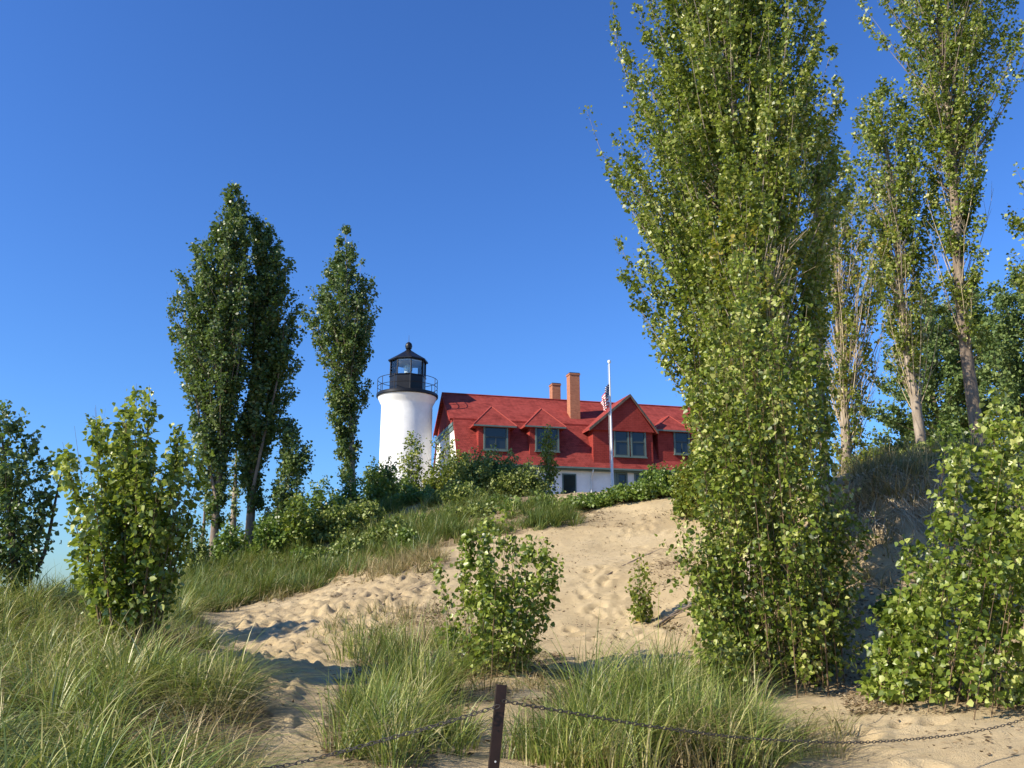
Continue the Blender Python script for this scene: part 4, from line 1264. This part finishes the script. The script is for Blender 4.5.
# shrubs along the dune crest: (px, base py, top py, half width px, Y, leaves, material, words)
SH = 'shrubs along the dune crest'
shr = [
 (195, 585, 520, 16, 30, 1100, 'leaf_shrub', 'thin shrub left of the foot of the tallest left poplar', 'upright'),
 (232, 575, 528, 16, 32, 1100, 'leaf_vine', 'green shrub between the trunks of the left pair of poplars', 'round'),
 (272, 565, 515, 18, 31, 1300, 'leaf_vine', 'green shrub at the foot of the leaning small poplar', 'round'),
 (296, 560, 488, 16, 31, 1200, 'leaf_mid', 'tall thin shrub right of the leaning small poplar', 'upright'),
 (388, 505, 455, 15, 40, 1100, 'leaf_vine', 'upright shrub touching the left side of the white tower', 'upright'),
 (460, 500, 442, 18, 44, 1500, 'leaf_lite', 'yellowish upright shrub at the left corner of the red roof', 'upright'),
 (500, 505, 450, 22, 44, 2400, 'leaf_shrub', 'tall dark shrub under the left dormer', 'round'),
 (322, 545, 474, 22, 33, 1700, 'leaf_vine', 'light green shrub on the crest left of the slim poplar', 'upright'),
 (300, 552, 500, 15, 32, 900, 'leaf_vine', 'small light green shrub at the left end of the crest', 'round'),
 (346, 540, 466, 18, 35, 1500, 'leaf_vine', 'tall shrub at the foot of the slim poplar', 'upright'),
 (374, 525, 452, 18, 38, 1500, 'leaf_vine', 'slender leafy shrub between slim poplar and tower', 'upright'),
 (400, 522, 470, 24, 42, 2000, 'leaf_vine', 'wispy light shrub below the white tower', 'upright'),
 (440, 516, 462, 24, 43, 2400, 'leaf_lite', 'wispy pale shrub below the gable end of the house', 'upright'),
 (482, 512, 455, 34, 43, 7000, 'leaf_shrub', 'largest dark shrub hiding the left of the house wall', 'round'),
 (522, 512, 466, 26, 42, 4800, 'leaf_shrub', 'dark shrub in front of the house wall left of the sapling', 'round'),
 (335, 552, 512, 22, 32, 2200, 'leaf_shrub', 'low dark shrub between the two leftmost tall crest shrubs', 'round'),
 (420, 530, 490, 26, 38, 2600, 'leaf_vine', 'bright low shrub on the crest in front of the tower foot', 'round'),
 (465, 525, 488, 24, 36, 2600, 'leaf_shrub', 'low shrub just behind the lone bush', 'round'),
 (545, 520, 499, 22, 31, 2000, 'leaf_vine', 'bright low shrub at the foot of the slender sapling', 'low'),
 (652, 505, 484, 24, 31, 2000, 'leaf_shrub', 'dark low shrub behind the creeping green ones below the flagpole', 'low'),
 (360, 540, 505, 26, 33, 3000, 'leaf_shrub', 'low shrub on the grassy crest under the slim poplar', 'round'),
 (588, 514, 496, 26, 29, 2400, 'leaf_vine', 'low green shrub under the dark doorway', 'low'),
 (626, 516, 486, 26, 29, 3400, 'leaf_vine', 'leafy green shrub at the sand edge below the flagpole', 'low'),
 (662, 512, 466, 26, 29, 3600, 'leaf_vine', 'leafy green shrub below the right dormer', 'low'),
 (600, 520, 498, 18, 29, 1500, 'leaf_vine', 'lowest green creeping shrub spilling over the sand', 'low'),
 (698, 520, 440, 22, 26, 3200, 'leaf_lite', 'yellow green shrub beside the young poplar thicket', 'upright'),
 (905, 476, 440, 26, 23, 2600, 'leaf_shrub', 'dark low shrub on top of the right bank', 'low'),
 (905, 640, 590, 22, 14, 900, 'leaf_mid', 'small green shrub in the shade at the foot of the right bank', 'upright'),
 (930, 490, 462, 24, 18.5, 1500, 'leaf_shrub', 'dark trailing shrub hanging over the lip of the right bank', 'low'),
 (872, 478, 452, 18, 21, 1300, 'leaf_lite', 'yellowish low shrub on the left end of the right bank', 'upright'),
 (950, 466, 425, 26, 23, 2600, 'leaf_vine', 'green shrub on the right bank at the foot of the grey trunk', 'low'),
]
for px, pb, ptp, hw, Yd, nl, mt, words, form in shr:
    hw *= 1.25 if form != 'round' else 1.45; nl = int(nl * 2.9); ptp -= 5 if form == 'round' else 0; h_ = pb - ptp
    if form == 'upright': pr = [(0, .15), (.15, .5), (.4, .9), (.7, 1), (1, .8)]
    elif form == 'low': pr = [(0, .3), (.3, .85), (.6, 1.05), (1, 1.05)]
    else: pr = [(0, .3), (.2, .75), (.5, 1), (.8, 1), (1, .8)]
    rows = [(ptp + t * h_, px - hw * w * rng.uniform(.85, 1.12), px + hw * w * rng.uniform(.85, 1.12)) for t, w in pr]
    make_tree('shrub', words, 'shrub', [(px, pb), (px, (pb + ptp) / 2), (px + 2, ptp)], rows, Yd, .022, max(24, nl // 70), nl, .115 if Yd > 30 else .095,
              mt, 'twig', 30, group=SH, multi=9, spread=.5, ntwig=7, twig_len=.28, br_r=.014, parts=('stems', 'branches', 'foliage'), qmin=.3, bare=.15)

for i in range(15):
    px = [395, 425, 455, 480, 510, 538, 565, 410, 350, 325, 300, 270, 240, 500, 375][i]; pb = [540, 530, 528, 520, 522, 520, 518, 552, 562, 566, 572, 578, 586, 512, 548][i]
    hw = rng.uniform(12, 20); hp = rng.uniform(14, 26)
    rows = [(pb - hp + t * hp, px - hw * w, px + hw * w) for t, w in [(0, .3), (.3, .85), (.6, 1.05), (1, 1.05)]]
    make_tree('leafy_clump', 'one of the low leafy clumps dotting the grass of the crest', 'shrub', [(px, pb), (px, pb - hp / 2), (px + 2, pb - hp)], rows, [29, 30, 31, 31, 31, 31, 30, 27, 28, 28, 29, 30, 30, 34, 29][i],
              .02, 34, int(rng.uniform(1300, 2400)), .095, ['leaf_shrub', 'leaf_vine', 'leaf_shrub'][i % 3], 'twig', 30, group='low leafy clumps in the crest grass', multi=8, spread=.4, ntwig=6, twig_len=.22,
              br_r=.012, parts=('stems', 'branches', 'foliage'), qmin=.3, bare=.15)

# ------------------------------------------------------------------ grass
grass_patch('marram_grass', 'thick marram grass covering the dune at the lower left', [(-250, 606), (120, 606), (190, 604), (205, 640), (238, 690), (225, 730), (200, 1000), (-400, 1000)], 780, 46, .80, 'grass_green', ymin=4.6, ymax=20, wind=.34, lean=.75, spread=.08, width=.0065, patchy=.16)
grass_patch('marram_grass', 'dry straw coloured blades among the lower left grass', [(-250, 612), (120, 612), (205, 650), (250, 700), (215, 1000), (-400, 1000)], 480, 26, .6, 'grass_dry', ymin=4.6, ymax=18, wind=.25, lean=1.0)
grass_patch('crest_grass', 'green grass along the crest below trees and shrubs', [(150, 625), (200, 618), (240, 606), (300, 592), (350, 576), (400, 560), (440, 548), (500, 536), (560, 526), (600, 514), (580, 514), (545, 508), (500, 503), (440, 500), (360, 515), (290, 535), (200, 565)], 2900, 22, .85, 'grass_crest', patchy=.2, ymin=20, ymax=48, width=.010, wind=.2, seg=3)
grass_patch('crest_grass', 'straw coloured grass along the crest edge', [(150, 622), (230, 612), (300, 598), (380, 572), (440, 552), (440, 520), (300, 560), (200, 585)], 420, 14, .55, 'grass_dry', ymin=20, ymax=40, width=.009, wind=.2, seg=3)
grass_patch('background_grass', 'rough grass around the lighthouse and house', [(380, 508), (720, 508), (720, 470), (380, 480)], 900, 12, .3, 'grass_crest', ymin=46, ymax=57, width=.014, wind=.2, seg=3)
grass_patch('bank_grass', 'dry tall grass on top of the eroded right bank', [(845, 490), (900, 482), (960, 474), (1010, 470), (1000, 455), (940, 455), (880, 460), (845, 468)], 260, 22, .8, 'grass_dry', ymin=16, ymax=24, width=.007, wind=.15, seg=4)
GT = 'marram grass tufts on the open sand'
def tuft(poly_c, label, n, blades, L, mat, rx, ry, **kw):
    g = ground_hit(np.array([poly_c[0]]), np.array([poly_c[1]]))[0]
    a_ = rng.uniform(0, 6.28, n); r_ = np.sqrt(rng.uniform(0, 1, n))
    cx = g[0] + rx * r_ * np.cos(a_); cy = g[1] + ry * r_ * np.sin(a_)
    return grass_at('grass_tuft', label, cx, cy, blades, L, mat, None, cat='grass tuft', group=GT, **kw)
tuft((400, 738), 'broad green grass tuft left of the brown post', 60, 34, .92, 'grass_green', .6, 1.0, spread=.12, wind=.15)
tuft((372, 712), 'small green grass tuft at the edge of the shaded path', 22, 30, .75, 'grass_green', .35, .5, wind=.2)
tuft((415, 700), 'upright grass tuft behind the one left of the post', 40, 30, 1.05, 'grass_green', .5, .7, wind=.1, lean=.35)
tuft((455, 668), 'dry brown grass tuft at the foot of the lone bush', 50, 26, .6, 'grass_dry', .8, .5, wind=.05, lean=.7)
tuft((515, 690), 'short dry grass tuft on the sand right of the lone bush', 14, 16, .38, 'grass_dry', .6, .4, wind=.1)
tuft((560, 745), 'sparse green grass tuft right of the brown post', 34, 22, .8, 'grass_green', .55, .7, wind=.1, lean=.3)
tuft((660, 735), 'big arching grass tuft in the lower centre right', 110, 38, 1.15, 'grass_green', 1.0, 1.0, wind=.2, lean=.5)
tuft((610, 755), 'dense grass tuft at the bottom edge behind the chain', 50, 32, .95, 'grass_green', .6, .6, wind=.1, lean=.4)
tuft((730, 745), 'tall grass tuft below the young poplar thicket', 55, 34, 1.0, 'grass_green', .55, .8, wind=.3, lean=.55)
tuft((640, 750), 'straw coloured tuft among the lower centre right grass', 60, 22, .8, 'grass_dry', 1.0, .9, wind=.15, lean=.6)
tuft((800, 735), 'dry grass tuft on the sand under the right side of the thicket', 22, 16, .5, 'grass_dry', .6, .6, wind=.2, lean=.9)
tuft((455, 640), 'straw coloured grass tuft left of the lone bush', 46, 22, .65, 'grass_dry', .7, .9, wind=-.05, lean=.7)
tuft((395, 655), 'tall thin green grass tuft on the slope below the footprints', 40, 24, .85, 'grass_green', .9, 1.0, wind=.05)
tuft((500, 668), 'green grass tuft growing through the lone bush', 20, 22, .75, 'grass_green', .5, .4, wind=.15)
tuft((690, 690), 'wispy green grass tuft behind the big arching one', 36, 26, .9, 'grass_green', .9, .9, wind=.2)
tuft((885, 500), 'dry yellow grass tuft hanging over the lip of the right bank', 40, 26, .8, 'grass_dry', 1.0, .6, wind=-.1, width=.007, lean=.9)
tuft((870, 560), 'straw coloured grass tuft on the face of the right bank', 24, 18, .6, 'grass_dry', .8, .8, wind=-.1, width=.006, lean=.9)
tuft((405, 572), 'dry grass tuft hanging on the upper sand slope', 70, 26, .7, 'grass_dry', 1.1, 1.5, wind=-.15, width=.007, lean=.6)
tuft((385, 630), 'thin yellow grass tuft on the middle of the slope', 45, 14, .55, 'grass_dry', 1.2, 1.6, wind=-.1, width=.006)
tuft((350, 640), 'wispy green grass tuft beside the footprints', 20, 12, .5, 'grass_green', .7, .8, wind=-.1, width=.006)
tuft((130, 640), 'tall green grass tuft around the base of the large left bush', 40, 30, .8, 'grass_green', .9, .6, wind=.2)
tuft((760, 640), 'dry grass tuft below the massive poplar', 30, 18, .6, 'grass_dry', 1.0, .8, wind=.1, width=.006)

# exposed roots and matted dead grass hanging from the bank
def roots():
    n = 330
    px = rng.uniform(850, 950, n); py = 470 + 60 * rng.uniform(0, 1, n) ** 1.5 + (px < 880) * 10
    g = ground_hit(px, py); ok = ~np.isnan(g[:, 0]); g = g[ok]; n = len(g)
    z = height(g[:, 0], g[:, 1])
    S = 7; t = np.linspace(0, 1, S)
    L = rng.uniform(.3, 1.3, n)
    ox = rng.normal(size=n) * .35; 
    X = g[:, :1] + ox[:, None] * t * L[:, None] + .05 * np.sin(t[None] * 7 + rng.uniform(0, 6, n)[:, None])
    Yv = g[:, 1:] - (.75 * L)[:, None] * t + 0.0
    Z = height(X, Yv) + .03 + .12 * np.sin(np.pi * t)[None] * rng.uniform(0, 1, n)[:, None]
    V, F = tubes_np(np.stack([X, Yv, Z], -1), np.repeat((.010 * (1 - .7 * t))[None], n, 0) * rng.uniform(.5, 1.6, n)[:, None], 4)
    o = raw_mesh('exposed_roots', V, [F], M['dead'])
    tag(o, 'tangled brown roots hanging from the eroded right bank', 'roots', kind='stuff')
roots()
def driftwood(pts, r, label):
    q = ground_hit(np.array([p[0] for p in pts]), np.array([p[1] for p in pts]))
    P3 = [(a, b, gz(a, b) + .02) for a, b in q]
    m = MB().tube(resample(P3, 12), [r * (1 - .06 * i) for i in range(12)], 7)
    for k in (4, 7, 9):
        b0 = resample(P3, 12)[k]
        m.tube([b0, b0 + np.array([.25, -.1, .10]), b0 + np.array([.5, -.12, .06])], [r * .5, r * .35, r * .15], 5)
    tag(m.build('fallen_branch', M['bark_grey'], smooth=True), label, 'branch', 'dead branches lying on the sand')
driftwood([(600, 585), (625, 570), (660, 552)], .02, 'thin dead branch lying across the sand slope above the sapling')
driftwood([(655, 622), (680, 608), (705, 600)], .03, 'grey dead branch half buried right of the yellow sapling')
driftwood([(370, 620), (400, 600), (440, 585)], .025, 'dead branch lying on the slope left of the lone bush')

def litter(name, label, polys, n, size, mat, ymin, ymax):
    acc = []; tot = 0
    while tot < n:
        y = rng.uniform(ymin, ymax, 60000); x = rng.uniform(-.72, .72, 60000) * y
        qx, qy = project(np.stack([x, y, base_h(x, y)], -1))
        m = np.zeros(len(x), bool)
        for p in polys: m |= inpoly(qx, qy, p)
        m &= vnoise(x / .9, y / .9, 51) + .6 * vnoise(x / .3, y / .3, 52) > rng.uniform(-.35, .35, len(x))
        acc.append(np.stack([x[m], y[m]], 1)); tot += m.sum()
    q = np.concatenate(acc)[:n]
    z = height(q[:, 0], q[:, 1]) + .008
    pos = np.concatenate([q, z[:, None]], 1)
    a = rng.uniform(0, 6.283, n)
    d = np.stack([np.cos(a), np.sin(a), rng.normal(size=n) * .35], 1); d = norm(d)
    nn = np.stack([rng.normal(size=n) * .5, rng.normal(size=n) * .5, np.ones(n)], 1)
    sd_ = norm(np.cross(d, nn)); L = size * rng.uniform(.4, 1.6, n)[:, None]; W = L * rng.choice([.05, .06, .22], n)[:, None]
    V = np.stack([pos, pos + d * L * .5 - sd_ * W, pos + d * L, pos + d * L * .5 + sd_ * W], 1).reshape(-1, 3)
    V[:, 2] += np.abs(rng.normal(size=len(V))) * .006
    F = (np.arange(n) * 4)[:, None] + np.array([0, 1, 2, 3])
    tag(raw_mesh(name, V, [F], M[mat]), label, 'litter', kind='stuff')
M['litter'] = leaf_mat('dead_leaf_litter', [(0, (.07, .045, .025)), (.5, (.16, .11, .06)), (.85, (.30, .22, .12)), (1, (.42, .33, .20))], trans=.1, rough=.8, spec=.2, tcol=(.2, .13, .06))
litter('leaf_litter', 'brown leaf litter and twigs scattered under the bushes and bank', [V_VEG[-1], [(430, 655), (560, 650), (600, 690), (440, 700)], V_VEG[3], V_VEG[2], [(840, 690), (1024, 700), (1024, 725), (850, 712)]], 60000, .055, 'litter', 7, 22)
litter('sand_debris', 'small sticks and leaf scraps on the trodden sand', [[(200, 640), (300, 590), (440, 560), (620, 515), (700, 560), (700, 690), (300, 700)], [(800, 700), (1024, 730), (1024, 768), (790, 768)], [(260, 700), (500, 700), (500, 768), (260, 768)]], 5000, .06, 'litter', 7, 30)
litter('slope_litter', 'thin dead grass and twig debris strewn on the sand slope', V_VEG[4:8] + [V_VEG[1]], 22000, .075, 'litter', 13, 34)
